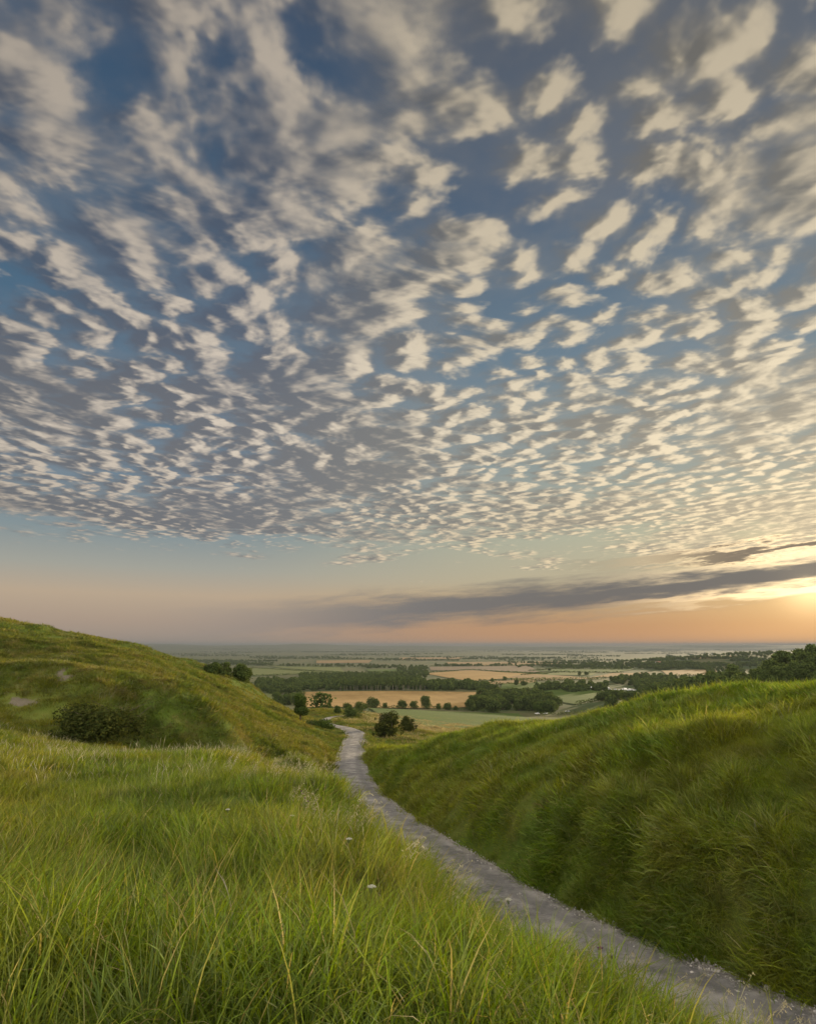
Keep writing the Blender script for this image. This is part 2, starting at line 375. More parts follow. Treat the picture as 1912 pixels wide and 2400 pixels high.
def mesh_obj(name, V, F, mats, parent=None, smooth_shade=False, mat_idx=None, uv=None):
    V = np.asarray(V, np.float32).reshape(-1,3)
    me = bpy.data.meshes.new(name)
    if isinstance(F, np.ndarray):
        k = F.shape[1]; nf = len(F)
        me.vertices.add(len(V)); me.vertices.foreach_set('co', V.ravel())
        me.loops.add(nf*k); me.loops.foreach_set('vertex_index', F.astype(np.int32).ravel())
        me.polygons.add(nf); me.polygons.foreach_set('loop_start', np.arange(0, nf*k, k, dtype=np.int32))
        me.polygons.foreach_set('loop_total', np.full(nf, k, np.int32))
    else:
        me.from_pydata(V.tolist(), [], F)
    if not isinstance(mats, (list, tuple)): mats = [mats]
    for m in mats: me.materials.append(m)
    if mat_idx is not None: me.polygons.foreach_set('material_index', np.asarray(mat_idx, np.int32))
    if smooth_shade: me.polygons.foreach_set('use_smooth', np.ones(len(me.polygons), bool))
    me.update(calc_edges=True)
    o = bpy.data.objects.new(name, me); COL.objects.link(o)
    if parent is not None: o.parent = parent
    return o
def attr(o, name, vals):
    a = o.data.attributes.new(name, 'FLOAT', 'POINT'); a.data.foreach_set('value', np.asarray(vals, np.float32))
def grid_faces(nr, nc):
    i = np.arange(nr-1)[:,None]*nc+np.arange(nc-1)[None]
    return np.stack([i, i+1, i+nc+1, i+nc], -1).reshape(-1,4)
def tag(o, label=None, cat=None, group=None, kind=None):
    if label: o['label'] = label
    if cat: o['category'] = cat
    if group: o['group'] = group
    if kind: o['kind'] = kind
    return o

# ------------------------------------------------------------------ materials
def material(name):
    m = bpy.data.materials.new(name); m.use_nodes = True; m.node_tree.nodes.clear(); return m, NT(m.node_tree)
def finish(N, sh):
    o = N.new('ShaderNodeOutputMaterial'); N.l.new(sh, o.inputs[0])
def bsdf(N, col, rough=.9, spec=.2, normal=None):
    b = N.new('ShaderNodeBsdfPrincipled'); N.put(b.inputs['Base Color'], col); N.put(b.inputs['Roughness'], rough)
    b.inputs['Specular IOR Level'].default_value = spec
    if normal is not None: N.put(b.inputs['Normal'], normal)
    return b.outputs[0]
def bump(N, h, strength, dist):
    b = N.new('ShaderNodeBump'); b.inputs['Strength'].default_value = strength; b.inputs['Distance'].default_value = dist
    N.put(b.inputs['Height'], h); return b.outputs[0]
def wpos(N): return N.new('ShaderNodeNewGeometry').outputs['Position']
def leafy(N, col, trans=.35, rough=.55, gloss=.015, tint=(1.25,1.15,.7,1)):
    """thin leaf: diffuse on the lit side, light through to the other"""
    di = N.new('ShaderNodeBsdfDiffuse'); N.put(di.inputs[0], col)
    tr = N.new('ShaderNodeBsdfTranslucent'); N.put(tr.inputs[0], N.cmath('MULTIPLY', col, tint))
    mx = N.new('ShaderNodeMixShader'); mx.inputs[0].default_value = trans
    N.l.new(di.outputs[0], mx.inputs[1]); N.l.new(tr.outputs[0], mx.inputs[2])
    if gloss:
        gl = N.new('ShaderNodeBsdfGlossy'); gl.inputs['Roughness'].default_value = rough; gl.inputs[0].default_value = (1,1,1,1)
        m2 = N.new('ShaderNodeMixShader'); m2.inputs[0].default_value = gloss
        N.l.new(mx.outputs[0], m2.inputs[1]); N.l.new(gl.outputs[0], m2.inputs[2]); return m2.outputs[0]
    return mx.outputs[0]

def grass_colour(N, p, lush, olive, dry, dry_amt=.3):
    """colour of turf over the ground: broad patches of fresh, olive and bleached grass"""
    n1 = N.noise(p, .055, 3, .6); n2 = N.noise(p, .35, 3, .6); n3 = N.noise(p, 1.7, 2, .6)
    c = N.lerp(N.sstep(N.m('ADD', N.m('MULTIPLY', n1, .6), N.m('MULTIPLY', n2, .4)), .38, .62), lush, olive)
    f = N.m('MULTIPLY', N.sstep(N.m('ADD', N.m('MULTIPLY', n2, .5), N.m('MULTIPLY', n3, .5)), .48, .66), dry_amt)
    return N.lerp(f, c, dry)

# ground
mg, N = material('turf_ground')
p = wpos(N)
c = grass_colour(N, p, (.075,.115,.016,1), (.105,.120,.022,1), (.17,.14,.05,1), .30)
c = N.lerp(N.new('ShaderNodeAttribute', attribute_name='bleached').outputs['Fac'], c, N.lerp(N.noise(p, .3, 4, .65), (.27,.215,.11,1), (.15,.16,.05,1)))
xs = N.sep(p)
far = N.sstep(N.vm('LENGTH', p), 150, 500)
n = N.noise(p, .012, 4, .6); fieldc = N.lerp(N.sstep(n, .4, .6), (.045,.066,.022,1), (.085,.085,.035,1))
c = N.lerp(far, c, fieldc)
sc = N.new('ShaderNodeAttribute', attribute_name='scar').outputs['Fac']
sc = N.sstep(N.m('ADD', sc, N.m('MULTIPLY', N.m('SUBTRACT', N.noise(p, 1.3, 5, .7), .5), 2.2)), .60, .95)
c = N.lerp(sc, c, N.lerp(N.noise(p, 4, 3, .6), (.17,.15,.12,1), (.10,.085,.05,1)))      # bare chalk on the hill face
finish(N, bsdf(N, c, .95, .1, bump(N, N.noise(p, 5, 4, .7), .5, .12)))

# ------------------------------------------------------------------ ground sheet
na, nb = 720, 960
aa = np.sinh(np.linspace(-2.2, 2.2, na))/np.sinh(2.2)*2.6
bb = np.linspace(log(1.6), log(36000), nb)
AG, BG = np.meshgrid(aa, bb)
YG = np.exp(BG)-OFF; XG = AG*(YG+OFF)
ZG = height(XG, YG)
ground = mesh_obj('ground', np.stack([XG, YG, ZG], -1), grid_faces(nb, na), mg, smooth_shade=True)
tag(ground, 'rolling grassy chalk hillside dropping to a wide farmland plain', kind='structure')

def hq(x, y): return float(height(np.array([x]), np.array([y]))[0])
def cast(u, v, y0=4.0, y1=36000.0, n=900):
    """where the sight line of an image point meets the ground"""
    Y = np.exp(np.linspace(log(y0), log(y1), n)); r = ray(u, v); X = Y*r[0]/r[1]; Zr = Y*r[2]/r[1]
    g = height(X, Y)-Zr
    k = np.where(g > 0)[0]
    if not len(k): return None
    i = k[0]
    if i == 0: return np.array([X[0], Y[0], Zr[0]])
    t = g[i-1]/(g[i-1]-g[i]); Yh = Y[i-1]+t*(Y[i]-Y[i-1]); Xh = Yh*r[0]/r[1]
    return np.array([Xh, Yh, hq(Xh, Yh)])

SCARS = [(cast(66,677), 1.0, .45), (cast(61,672), .4, .6), (cast(28,703), 1.2, .4), (cast(14,701), .5, .4)]
def scar_at(x, y):
    s = np.zeros(np.shape(x))
    for c, wx, wy in SCARS: s = np.maximum(s, np.clip(1.6-np.sqrt(((x-c[0])/wx)**2+((y-c[1])/wy/1.5)**2), 0, 1))
    return s
attr(ground, 'scar', scar_at(XG.ravel(), YG.ravel()))
pale_zone = lambda x, y: smooth(y, 118, 150)*(1-smooth(y, 330, 420))*smooth(x-.02*y, -20, -8)*(1-smooth(x, 70, 110))
attr(ground, 'bleached', (pale_zone(XG, YG)*.85).ravel())

# track
mr, N = material('chalky_tarmac')
p = wpos(N); ac = N.new('ShaderNodeAttribute', attribute_name='across').outputs['Fac']
n1 = N.noise(p, .9, 6, .72); n2 = N.noise(p, 6, 6, .75); n3 = N.noise(p, 90, 2, .6)
c = N.lerp(N.sstep(n1, .35, .65), (.10,.097,.090,1), (.29,.275,.25,1))
c = N.lerp(N.m('MULTIPLY', N.sstep(n2, .48, .66), .6), c, (.30,.29,.27,1))
c = N.lerp(N.m('MULTIPLY', N.sstep(n3, .5, .8), .4), c, (.06,.06,.06,1))
aab = N.m('ABSOLUTE', ac)
wheel = N.sstep(N.m('ABSOLUTE', N.m('SUBTRACT', aab, .48)), .26, .06)
c = N.lerp(N.m('MULTIPLY', wheel, .55), c, (.12,.118,.112,1))
gr = N.sstep(N.m('ADD', aab, N.m('MULTIPLY', N.m('SUBTRACT', N.noise(p, 3.5, 4, .7), .5), .7)), .78, .98)
c = N.lerp(N.m('MULTIPLY', gr, .8), c, N.lerp(N.sstep(n2, .4, .6), (.30,.28,.24,1), (.17,.155,.12,1)))
finish(N, bsdf(N, c, .85, .25, bump(N, N.m('ADD', n2, N.m('MULTIPLY', n3, .6)), .6, .03)))
ts = np.linspace(-1, 1, 15)
TAPER = 1-.42*smooth(RC[:,1], 92, 130)
RV = RC[:,None,:]+RN[:,None,:]*(ts*HALF*1.02)[None,:,None]*TAPER[:,None,None]
RV[...,2] += .03+.05*(1-ts**2)[None]
road = mesh_obj('road', RV, grid_faces(len(RC), 15), mr, smooth_shade=True)
attr(road, 'across', np.tile(ts, len(RC)))
tag(road, 'narrow grey chalky tarmac track winding down the hill', kind='structure')

# ------------------------------------------------------------------ grass
def blade_mat(name, lush, olive, dry, dry_amt, trans=.4, tint=(1.25,1.15,.7,1)):
    m, N = material(name); p = wpos(N)
    c = grass_colour(N, p, lush, olive, dry, dry_amt)
    r = N.new('ShaderNodeAttribute', attribute_name='rnd').outputs['Fac']
    oi = N.new('ShaderNodeObjectInfo').outputs['Random']
    c = N.lerp(N.sstep(r, .96, .99), c, dry)
    h = N.new('ShaderNodeHueSaturation'); N.put(h.inputs['Color'], c)
    N.put(h.inputs['Hue'], N.m('ADD', .482, N.m('MULTIPLY', N.m('FRACT', N.m('MULTIPLY', r, 7.3)), .036)))
    N.put(h.inputs['Value'], N.m('ADD', N.m('ADD', .50, N.m('MULTIPLY', N.sstep(N.noise(p, 1.15, 3, .6), .36, .66), .46)), N.m('MULTIPLY', N.m('FRACT', N.m('ADD', N.m('MULTIPLY', r, 13.7), oi)), .56)))
    N.put(h.inputs['Saturation'], N.m('ADD', .86, N.m('MULTIPLY', oi, .2)))
    finish(N, leafy(N, h.outputs[0], trans, tint=tint)); return m
M_MEADOW = blade_mat('meadow_blades', (.090,.138,.005,1), (.170,.165,.007,1), (.27,.235,.08,1), .18, .48)
M_BANK   = blade_mat('bank_blades', (.108,.172,.006,1), (.178,.195,.008,1), (.24,.22,.06,1), .18, .42)
M_HILL   = blade_mat('hill_blades', (.078,.112,.007,1), (.135,.138,.011,1), (.20,.155,.055,1), .55, .42)
M_STEM   = blade_mat('seed_stems', (.25,.235,.14,1), (.31,.29,.185,1), (.38,.36,.26,1), .6, .35, (1.0,1.0,.95,1))
M_PALE   = blade_mat('bleached_blades', (.20,.18,.070,1), (.26,.215,.10,1), (.34,.27,.15,1), .6, .35)

def tuft(name, mat, n, R, h0, h1, w, lean, curl, seg=4, bias=(0,0), head=0.0):
    V, F, RND = [], [], []
    nb_ = n
    ang = rng.uniform(0, 2*pi, nb_); rr = R*np.sqrt(rng.random(nb_)); hh = rng.uniform(h0, h1, nb_)*(1-.25*rr/R)
    base = 0
    for i in range(nb_):
        b0 = np.array([rr[i]*cos(ang[i]), rr[i]*sin(ang[i]), -.03])
        az = ang[i]+rng.normal(0, .9); ln = abs(rng.normal(lean, lean*.5)); cu = abs(rng.normal(curl, curl*.6))
        L = np.array([cos(az)+bias[0], sin(az)+bias[1], 0])
        pos = b0.copy(); th = ln*.4
        face = rng.uniform(0, pi); sd = np.array([cos(face), sin(face), 0])
        rnd = rng.random(); step = hh[i]/seg
        for k in range(seg+1):
            t = k/seg
            if head: ww = w*(.35 if t < .74 else (1.0 if t < .93 else .2))*(1 if t < .74 else head)
            else: ww = w*(1-t**1.7)*(.55+.45*min(1, t*4))
            V.append(pos-sd*ww*.5); V.append(pos+sd*ww*.5); RND += [rnd, rnd]
            if k < seg: F.append((base+2*k, base+2*k+1, base+2*k+3, base+2*k+2))
            th = min(th+(ln*.6+cu*t*1.6)/seg*1.6, 2.5)
            pos = pos+step*(np.array([0,0,cos(th)])+L*sin(th)/max(.6, np.linalg.norm(L)))
        base += 2*(seg+1)
    me = bpy.data.meshes.new(name); V = np.array(V, np.float32); F = np.array(F, np.int32)
    me.vertices.add(len(V)); me.vertices.foreach_set('co', V.ravel())
    me.loops.add(len(F)*4); me.loops.foreach_set('vertex_index', F.ravel())
    me.polygons.add(len(F)); me.polygons.foreach_set('loop_start', np.arange(0, len(F)*4, 4, dtype=np.int32)); me.polygons.foreach_set('loop_total', np.full(len(F), 4, np.int32))
    me.polygons.foreach_set('use_smooth', np.ones(len(F), bool))
    me.materials.append(mat); me.update(calc_edges=True)
    a = me.attributes.new('rnd', 'FLOAT', 'POINT'); a.data.foreach_set('value', np.array(RND, np.float32))
    return bpy.data.objects.new(name, me)
def tuft_set(name, k, *a, **kw):
    c = bpy.data.collections.new(name)          # only used through geometry nodes, never linked to the scene
    c['spread'] = a[2]
    for i in range(k): c.objects.link(tuft(name, *a, **kw))
    return c

def scatter_nodes(name, coll):
    g = bpy.data.node_groups.new(name, 'GeometryNodeTree')
    g.interface.new_socket('Geometry', in_out='INPUT', socket_type='NodeSocketGeometry')
    g.interface.new_socket('Geometry', in_out='OUTPUT', socket_type='NodeSocketGeometry')
    N = NT(g); gi = N.new('NodeGroupInput'); go = N.new('NodeGroupOutput')
    ci = N.new('GeometryNodeCollectionInfo'); ci.inputs['Collection'].default_value = coll
    ci.inputs['Separate Children'].default_value = True; ci.inputs['Reset Children'].default_value = True
    ip = N.new('GeometryNodeInstanceOnPoints')
    def na_(t, nm):
        n = N.new('GeometryNodeInputNamedAttribute', data_type=t); n.inputs['Name'].default_value = nm; return n.outputs[0]
    N.l.new(gi.outputs[0], ip.inputs['Points']); N.l.new(ci.outputs[0], ip.inputs['Instance'])
    ip.inputs['Pick Instance'].default_value = True
    N.l.new(na_('INT', 'idx'), ip.inputs['Instance Index'])
    er = N.new('FunctionNodeEulerToRotation'); N.l.new(na_('FLOAT_VECTOR', 'rot'), er.inputs[0]); N.l.new(er.outputs[0], ip.inputs['Rotation'])
    N.l.new(na_('FLOAT_VECTOR', 'scl'), ip.inputs['Scale'])
    N.l.new(ip.outputs[0], go.inputs[0]); return g

def slope(x, y, e=.35):
    return (height(x+e, y)-height(x-e, y))/(2*e), (height(x, y+e)-height(x, y-e))/(2*e)
def scatter(name, label, cat, layers):
    """one object of grass: each layer is (collection, x, y, scale, upright, spin)"""
    root = None
    for li, (coll, x, y, s, up, tall) in enumerate(layers):
        z = height(x, y); sx, sy = slope(x, y)
        k = len(coll.objects); n = len(x)
        # lean part of the way towards the normal of the slope: euler XYZ with a spin about z
        spin = rng.uniform(-pi, pi, n) if up != 'wind' else rng.normal(0, .5, n)
        w = 0.5 if up == 'wind' else up
        gx, gy = sx*w, sy*w
        z = z+coll.get('spread', .2)*s*np.minimum(np.hypot(sx, sy), 1.6)*(1-w)*.75     # keep the uphill blades out of the slope
        lx, ly = gx*np.cos(spin)+gy*np.sin(spin), -gx*np.sin(spin)+gy*np.cos(spin)
        rot = np.stack([np.arctan(ly), -np.arctan(lx), spin], 1)
        # Blender eulers apply x, then y, then z: tilt in the spun frame comes out about world axes
        me = bpy.data.meshes.new(name); me.vertices.add(n); me.vertices.foreach_set('co', np.stack([x, y, z], 1).astype(np.float32).ravel())
        a = me.attributes.new('idx', 'INT', 'POINT'); a.data.foreach_set('value', rng.integers(0, k, n).astype(np.int32))
        a = me.attributes.new('rot', 'FLOAT_VECTOR', 'POINT'); a.data.foreach_set('vector', rot.astype(np.float32).ravel())
        a = me.attributes.new('scl', 'FLOAT_VECTOR', 'POINT'); a.data.foreach_set('vector', np.stack([s, s, s*tall], 1).astype(np.float32).ravel())
        me.update()
        o = bpy.data.objects.new(name, me); COL.objects.link(o)
        md = o.modifiers.new('scatter', 'NODES'); md.node_group = scatter_nodes(name, coll)
        if root is None:
            root = o; tag(o, label, cat, kind='stuff')
        else: o.parent = root; o['kind'] = 'stuff'
    return root

UMIN, UMAX = -210, 1025
def spread(r0, r1, dens, keep=None):
    """random ground points between two distances, inside the sector the camera could see"""
    a0, a1 = math.atan((UMIN-407.5)/600)-.05, math.atan((UMAX-407.5)/600)+.05
    n = int(dens*(a1-a0)/2*(r1*r1-r0*r0))
    th = rng.uniform(a0, a1, n); r = np.sqrt(rng.uniform(r0*r0, r1*r1, n))
    x, y = r*np.sin(th), r*np.cos(th)
    D, _ = road_dist(x, y)
    edge = HALF+.02+.22*vnoise(x*1.3, y*1.3)
    ok = (np.abs(D) > edge) & (scar_at(x, y) < .5+.3*rng.random(n))
    x, y, D = x[ok], y[ok], D[ok]
    ok = np.ones(len(x), bool) if keep is None else keep(x, y, D)
    return x[ok], y[ok], D[ok]
def seen(x, y, lift, slack):
    """drops ground far below every sight line (hidden well behind a crest)"""
    z = height(x, y); t = np.linspace(.08, .97, 24)
    vis = np.ones(len(x), bool)
    for k in t:
        vis &= height(x*k, y*k) < (z+lift)*k+slack
    return vis
knoll = lambda x, y, D: (D < 0) & (y < 46+.10*np.abs(x))
bank_ = lambda x, y, D: (D > 0) & (y < 75)
rest_ = lambda x, y, D: ~knoll(x, y, D) & ~bank_(x, y, D)
TN = tuft_set('grass_tuft', 6, M_MEADOW, 34, .15, .28, .62, .0075, .55, .75, seg=5, bias=(.35,-.1))
AR = tuft_set('grass_tuft', 5, M_MEADOW, 9, .2, .50, .80, .0105, .45, 1.5, seg=8, bias=(.4,-.2))
TN2 = tuft_set('grass_tuft', 5, M_MEADOW, 30, .24, .24, .50, .011, .55, .7, seg=4, bias=(.3,-.1))
TF = tuft_set('grass_tuft', 5, M_MEADOW, 34, .42, .22, .46, .022, .5, .6, seg=3, bias=(.2,0))
BN = tuft_set('grass_tuft', 6, M_BANK, 54, .26, .24, .58, .012, .55, .9, seg=4)
BF = tuft_set('grass_tuft', 5, M_BANK, 46, .42, .20, .44, .020, .6, .8, seg=3)
HF = tuft_set('grass_tuft', 6, M_HILL, 40, .55, .20, .42, .034, .7, .6, seg=3)
HG = tuft_set('grass_tuft', 5, M_HILL, 40, 1.1, .25, .5, .075, .7, .6, seg=3)
PF = tuft_set('grass_tuft', 5, M_PALE, 40, 1.1, .35, .7, .06, .5, .5, seg=3)
VN = tuft_set('verge_tuft', 5, M_PALE, 34, .2, .14, .42, .0075, .6, .9, seg=4, bias=(.3,0))
SN = tuft_set('seed_stem', 6, M_STEM, 7, .22, .55, .92, .0065, .25, .5, seg=7, bias=(.5,-.1), head=1.0)
SF = tuft_set('seed_stem', 5, M_STEM, 9, .5, .45, .8, .013, .25, .4, seg=5, bias=(.4,0), head=1.0)

def layer(coll, r0, r1, dens, keep, s0, s1, up, tall=1.0, lift=.6, slack=.5, patch=None, clump=0):
    x, y, D = spread(r0, r1, dens, keep)
    ok = seen(x, y, lift, slack)
    if patch is not None: ok &= rng.random(len(x)) < patch(x, y, D)
    x, y, D = x[ok], y[ok], D[ok]
    size = rng.uniform(s0, s1, len(x))*(.55+.75*vnoise(x*.55+5, y*.55)+.35*vnoise(x*1.7+1, y*1.7+8))
    if clump: size *= .74+clump*smooth(vnoise(x/1.1+40, y/1.1)*.65+vnoise(x/.5, y/.5+12)*.35, .42, .72)
    if coll in (TN, TN2, TF, AR): size *= 1-.52*np.exp(-((D+1.5)/1.3)**2)
    return (coll, x, y, size, up, tall)
scatter('meadow_grass', 'long lush yellow green meadow grass on the knoll left of the track', 'grass', [
    layer(TN, 1.2, 9, 46, knoll, .7, 1.3, .3), layer(AR, 1.6, 11, 7, knoll, .7, 1.1, .3), layer(TN2, 8, 20, 17, knoll, .8, 1.25, .3), layer(TF, 19, 80, 7, knoll, .8, 1.2, .4)])
scatter('bank_grass', 'shaded tussocky green grass covering the steep bank right of the track', 'grass', [
    layer(BN, 5, 23, 40, bank_, .8, 1.3, .62, clump=.8), layer(BF, 18, 80, 14, bank_, .8, 1.25, .62, clump=.8)])
scatter('hill_grass', 'short olive green turf on the rounded hill left of the track', 'grass', [
    layer(HF, 40, 95, 7, lambda x, y, D: rest_(x, y, D), .95, 1.6, .65, slack=1.6, clump=.4),
    layer(HG, 90, 240, 1.3, lambda x, y, D: rest_(x, y, D) & (pale_zone(x, y) < .5), .7, 1.1, .8, slack=1.5)])
scatter('pale_grass', 'pale bleached dry grass on the slope beyond the bend', 'grass', [
    layer(PF, 75, 330, .8, lambda x, y, D: (D > 0) & (y > 75) & (rng.random(len(x)) < .25+.75*pale_zone(x, y)), .7, 1.1, .8, slack=1.5)])
verge = lambda x, y, D: np.clip(.10+.9*np.exp(-((D+2.6)/1.3)**2)+.45*smooth(y, 7, 20)*vnoise(x*.3, y*.3), 0, 1)
scatter('seeding_grass', 'thin straw coloured seeding grass stems along the left verge and meadow', 'grass', [
    layer(SN, 2.2, 18, 1.5, knoll, .7, 1.1, 'wind', patch=verge), layer(SF, 17, 50, 2.6, knoll, .7, 1.05, 'wind', patch=verge),
    layer(SN, 8, 40, .35, bank_, .6, .9, .2), layer(SF, 45, 85, .5, rest_, .5, .8, .2, slack=.8)])

def panicle(name, mat, n, R):
    """loose tuft of wild oat like stems with drooping spikelets"""
    V, F, RND = [], [], []
    def quad(a, b, w, r):
        t = b-a; s = np.cross(t, rng.normal(size=3)); s /= max(1e-6, np.linalg.norm(s)); i = len(V)
        V.extend([a-s*w*.3, a+s*w*.3, b+s*w*.5, b-s*w*.5]); F.append((i, i+1, i+2, i+3)); RND.extend([r]*4)
    for k in range(n):
        a = rng.uniform(0, 2*pi); q = R*rng.random()**.5; p = np.array([q*cos(a), q*sin(a), -.03]); h = rng.uniform(.5, .95); r = rng.random()
        dr = np.array([.10+rng.normal(0, .12), rng.normal(0, .12), 1.0])
        for s in range(7):
            e = p+dr/np.linalg.norm(dr)*h/7; quad(p, e, .0055, r); p = e; dr = dr+np.array([.10, -.03, -.05])*(s/3)
            if s > 3:
                for m_ in range(4):
                    o1 = p+np.array([rng.normal(.01,.022), rng.normal(0,.022), rng.uniform(-.01,.05)])
                    quad(p, o1, .003, r); quad(o1, o1+np.array([rng.normal(.012,.01), rng.normal(0,.01), -.020]), .009, r)
    me = bpy.data.meshes.new(name); me.from_pydata([tuple(v) for v in V], [], F); me.materials.append(mat)
    at_ = me.attributes.new('rnd', 'FLOAT', 'POINT'); at_.data.foreach_set('value', np.array(RND, np.float32))
    return bpy.data.objects.new(name, me)
PN = bpy.data.collections.new('panicle_tufts')
for i in range(6): PN.objects.link(panicle('panicle', M_STEM, 9, .2))
def fringe(x, y, D):
    r = np.hypot(x, y); sx, sy = slope(x, y); g = (sx*x+sy*y)/r-height(x, y)/r     # small where the eye grazes the brow of the meadow
    return np.exp(-((g-.03)/.13)**2)*(.25+.9*vnoise(x*.8, y*.8))*(1-smooth(y, 15, 21))*(.15+.85*smooth(x, .5, 2.0))
scatter('flowering_grass', 'pale fluffy flowering grass heads fringing the left edge of the track', 'grass', [
    layer(VN, 3, 40, 26, lambda x, y, D: (D < 0) & (D > -4.2), .6, 1.1, .3, patch=lambda x, y, D: np.exp(-((D+2.2)/.8)**2)*(.4+.8*vnoise(x*.7+3, y*.7))),
    layer(PN, 3, 22, 42, lambda x, y, D: (D < 0) & (D > -8.5), .42, .68, 'wind', patch=fringe)])

# loose stones along both edges of the track
mst, N = material('chalk_stone'); finish(N, bsdf(N, N.lerp(N.new('ShaderNodeObjectInfo').outputs['Random'], (.14,.13,.115,1), (.42,.40,.36,1)), .95, .1))
ST = bpy.data.collections.new('stones')
import bmesh
for i in range(5):
    bm = bmesh.new(); bmesh.ops.create_icosphere(bm, subdivisions=1, radius=.5)
    for v in bm.verts: v.co = v.co*(1+rng.normal(0, .18)); v.co.z *= .6
    me = bpy.data.meshes.new('stone'); bm.to_mesh(me); bm.free(); me.materials.append(mst); ST.objects.link(bpy.data.objects.new('stone', me))
n = 9000; k = rng.integers(10, len(RC)-90, n); side = rng.choice([-1, 1], n); off = np.where(rng.random(n) < .8, side*(HALF+.05-np.abs(rng.normal(0, .22, n))), rng.uniform(-1.4, 1.4, n))
X_ = RC[k,0]+RN[k,0]*off+rng.normal(0, .25, n)*RT[k,0]; Y_ = RC[k,1]+RN[k,1]*off+rng.normal(0, .25, n)*RT[k,1]
_, Z_ = road_dist(X_, Y_)
me = bpy.data.meshes.new('loose_gravel'); me.vertices.add(n); me.vertices.foreach_set('co', np.stack([X_, Y_, Z_+.055], 1).astype(np.float32).ravel())
me.attributes.new('idx', 'INT', 'POINT').data.foreach_set('value', rng.integers(0, 5, n).astype(np.int32))
me.attributes.new('rot', 'FLOAT_VECTOR', 'POINT').data.foreach_set('vector', rng.uniform(-.4, 3, (n,3)).astype(np.float32).ravel())
s_ = np.exp(rng.normal(log(.035), .45, n)); me.attributes.new('scl', 'FLOAT_VECTOR', 'POINT').data.foreach_set('vector', np.stack([s_]*3, 1).astype(np.float32).ravel())
o = bpy.data.objects.new('loose_gravel', me); COL.objects.link(o); o.modifiers.new('scatter', 'NODES').node_group = scatter_nodes('loose_gravel', ST)
tag(o, 'pale loose chalk stones along the edges of the track', 'gravel', kind='stuff')

# wild flowers standing in the grass
def fl_mat(name, c):
    m, N = material(name); finish(N, bsdf(N, c, .8, .1)); return m
M_PURP, M_UMB, M_GSTEM = fl_mat('purple_petals', (.10,.025,.11,1)), fl_mat('white_petals', (.5,.5,.42,1)), fl_mat('flower_stalk', (.08,.11,.03,1))
def flower(kind, p, h, label):
    V, F = [], []
    e = bpy.data.objects.new('knapweed' if kind == 0 else 'white_umbel', None); COL.objects.link(e); e.location = (p[0], p[1], p[2])
    ln = np.array([rng.normal(.05,.05), rng.normal(0,.05), 0])
    def stalk(a, b, r0, r1):
        i = len(V); t = (b-a)/np.linalg.norm(b-a); s = np.cross(t, (.2,1,.1)); s /= np.linalg.norm(s); w = np.cross(t, s)
        for q, rr in ((a, r0), (b, r1)):
            for j in range(5): V.append(q+(s*cos(j*1.2566)+w*sin(j*1.2566))*rr)
        for j in range(5): F.append((i+j, i+(j+1)%5, i+5+(j+1)%5, i+5+j))
    b = np.array([0,0,-.05]); m1 = ln*.5+np.array([0,0,h*.55]); tp = ln+np.array([0,0,h])
    stalk(b, m1, .004, .0032); stalk(m1, tp, .0032, .0025)
    heads = [tp]
    if kind == 0:
        s2 = m1+np.array([.06,.03,h*.28]); stalk(m1, s2, .0025, .002); heads.append(s2)
    else:
        heads = []
        for j in range(14):
            a = j*2.4; r_ = .026*(j/14)**.5; q = tp+np.array([cos(a)*r_, sin(a)*r_, .03-.2*r_]); stalk(tp-np.array([0,0,.015]), q, .0012, .001); heads.append(q)
    mesh_obj('stalk', np.array(V), [tuple(f) for f in F], M_GSTEM, e)
    HV_, HF_ = [], []
    for qi, q in enumerate(heads):
        if kind == 0 and qi:
            mesh_obj('flower_head', np.array(HV_), HF_, M_PURP, e); HV_, HF_ = [], []
        for j in range(26 if kind == 0 else 12):
            dv = rng.normal(size=3); dv[2] = abs(dv[2])*.9+.2; dv /= np.linalg.norm(dv); L = .026 if kind == 0 else .010; s = np.cross(dv, rng.normal(size=3)); s = s/np.linalg.norm(s)*(.004 if kind == 0 else .005); i = len(HV_)
            HV_ += [q, q+dv*L*.6-s, q+dv*L, q+dv*L*.6+s]; HF_.append((i, i+1, i+2, i+3))
    mesh_obj('flower_head', np.array(HV_), HF_, M_PURP if kind == 0 else M_UMB, e)
    tag(e, label, 'wildflower', 'wild flowers in the meadow')
for kind, u, v, Y, h, lb in ((0,303,808,11.5,.72,'dark purple knapweed high in the meadow, left of the bend of the track'), (0,296,806,12,.70,'small dark purple knapweed beside a taller one in the upper meadow'),
    (0,341,828,9.5,.72,'purple knapweed at the right edge of the meadow near the track'), (0,443,872,8.0,.66,'purple knapweed among the pale seed heads beside the track'),
    (0,609,979,4.6,.5,'purple flower low on the right among dry stems'), (1,228,832,9.0,.62,'white umbel flower in the upper middle of the meadow'), (1,288,845,8.4,.58,'small white umbel right of the one in the upper meadow'),
    (1,335,890,6.4,.62,'large white umbel flower left of the dry verge'), (1,356,945,4.6,.55,'white umbel flower low in the foreground grass'), (1,510,905,6.2,.5,'white umbel flower beside the pale fringe of the track')):
    r_ = ray(u, v)*Y/ray(u, v)[1]; g_ = hq(r_[0], Y); flower(kind, (r_[0], Y, g_), max(.35, min(.95, r_[2]-g_)), lb)

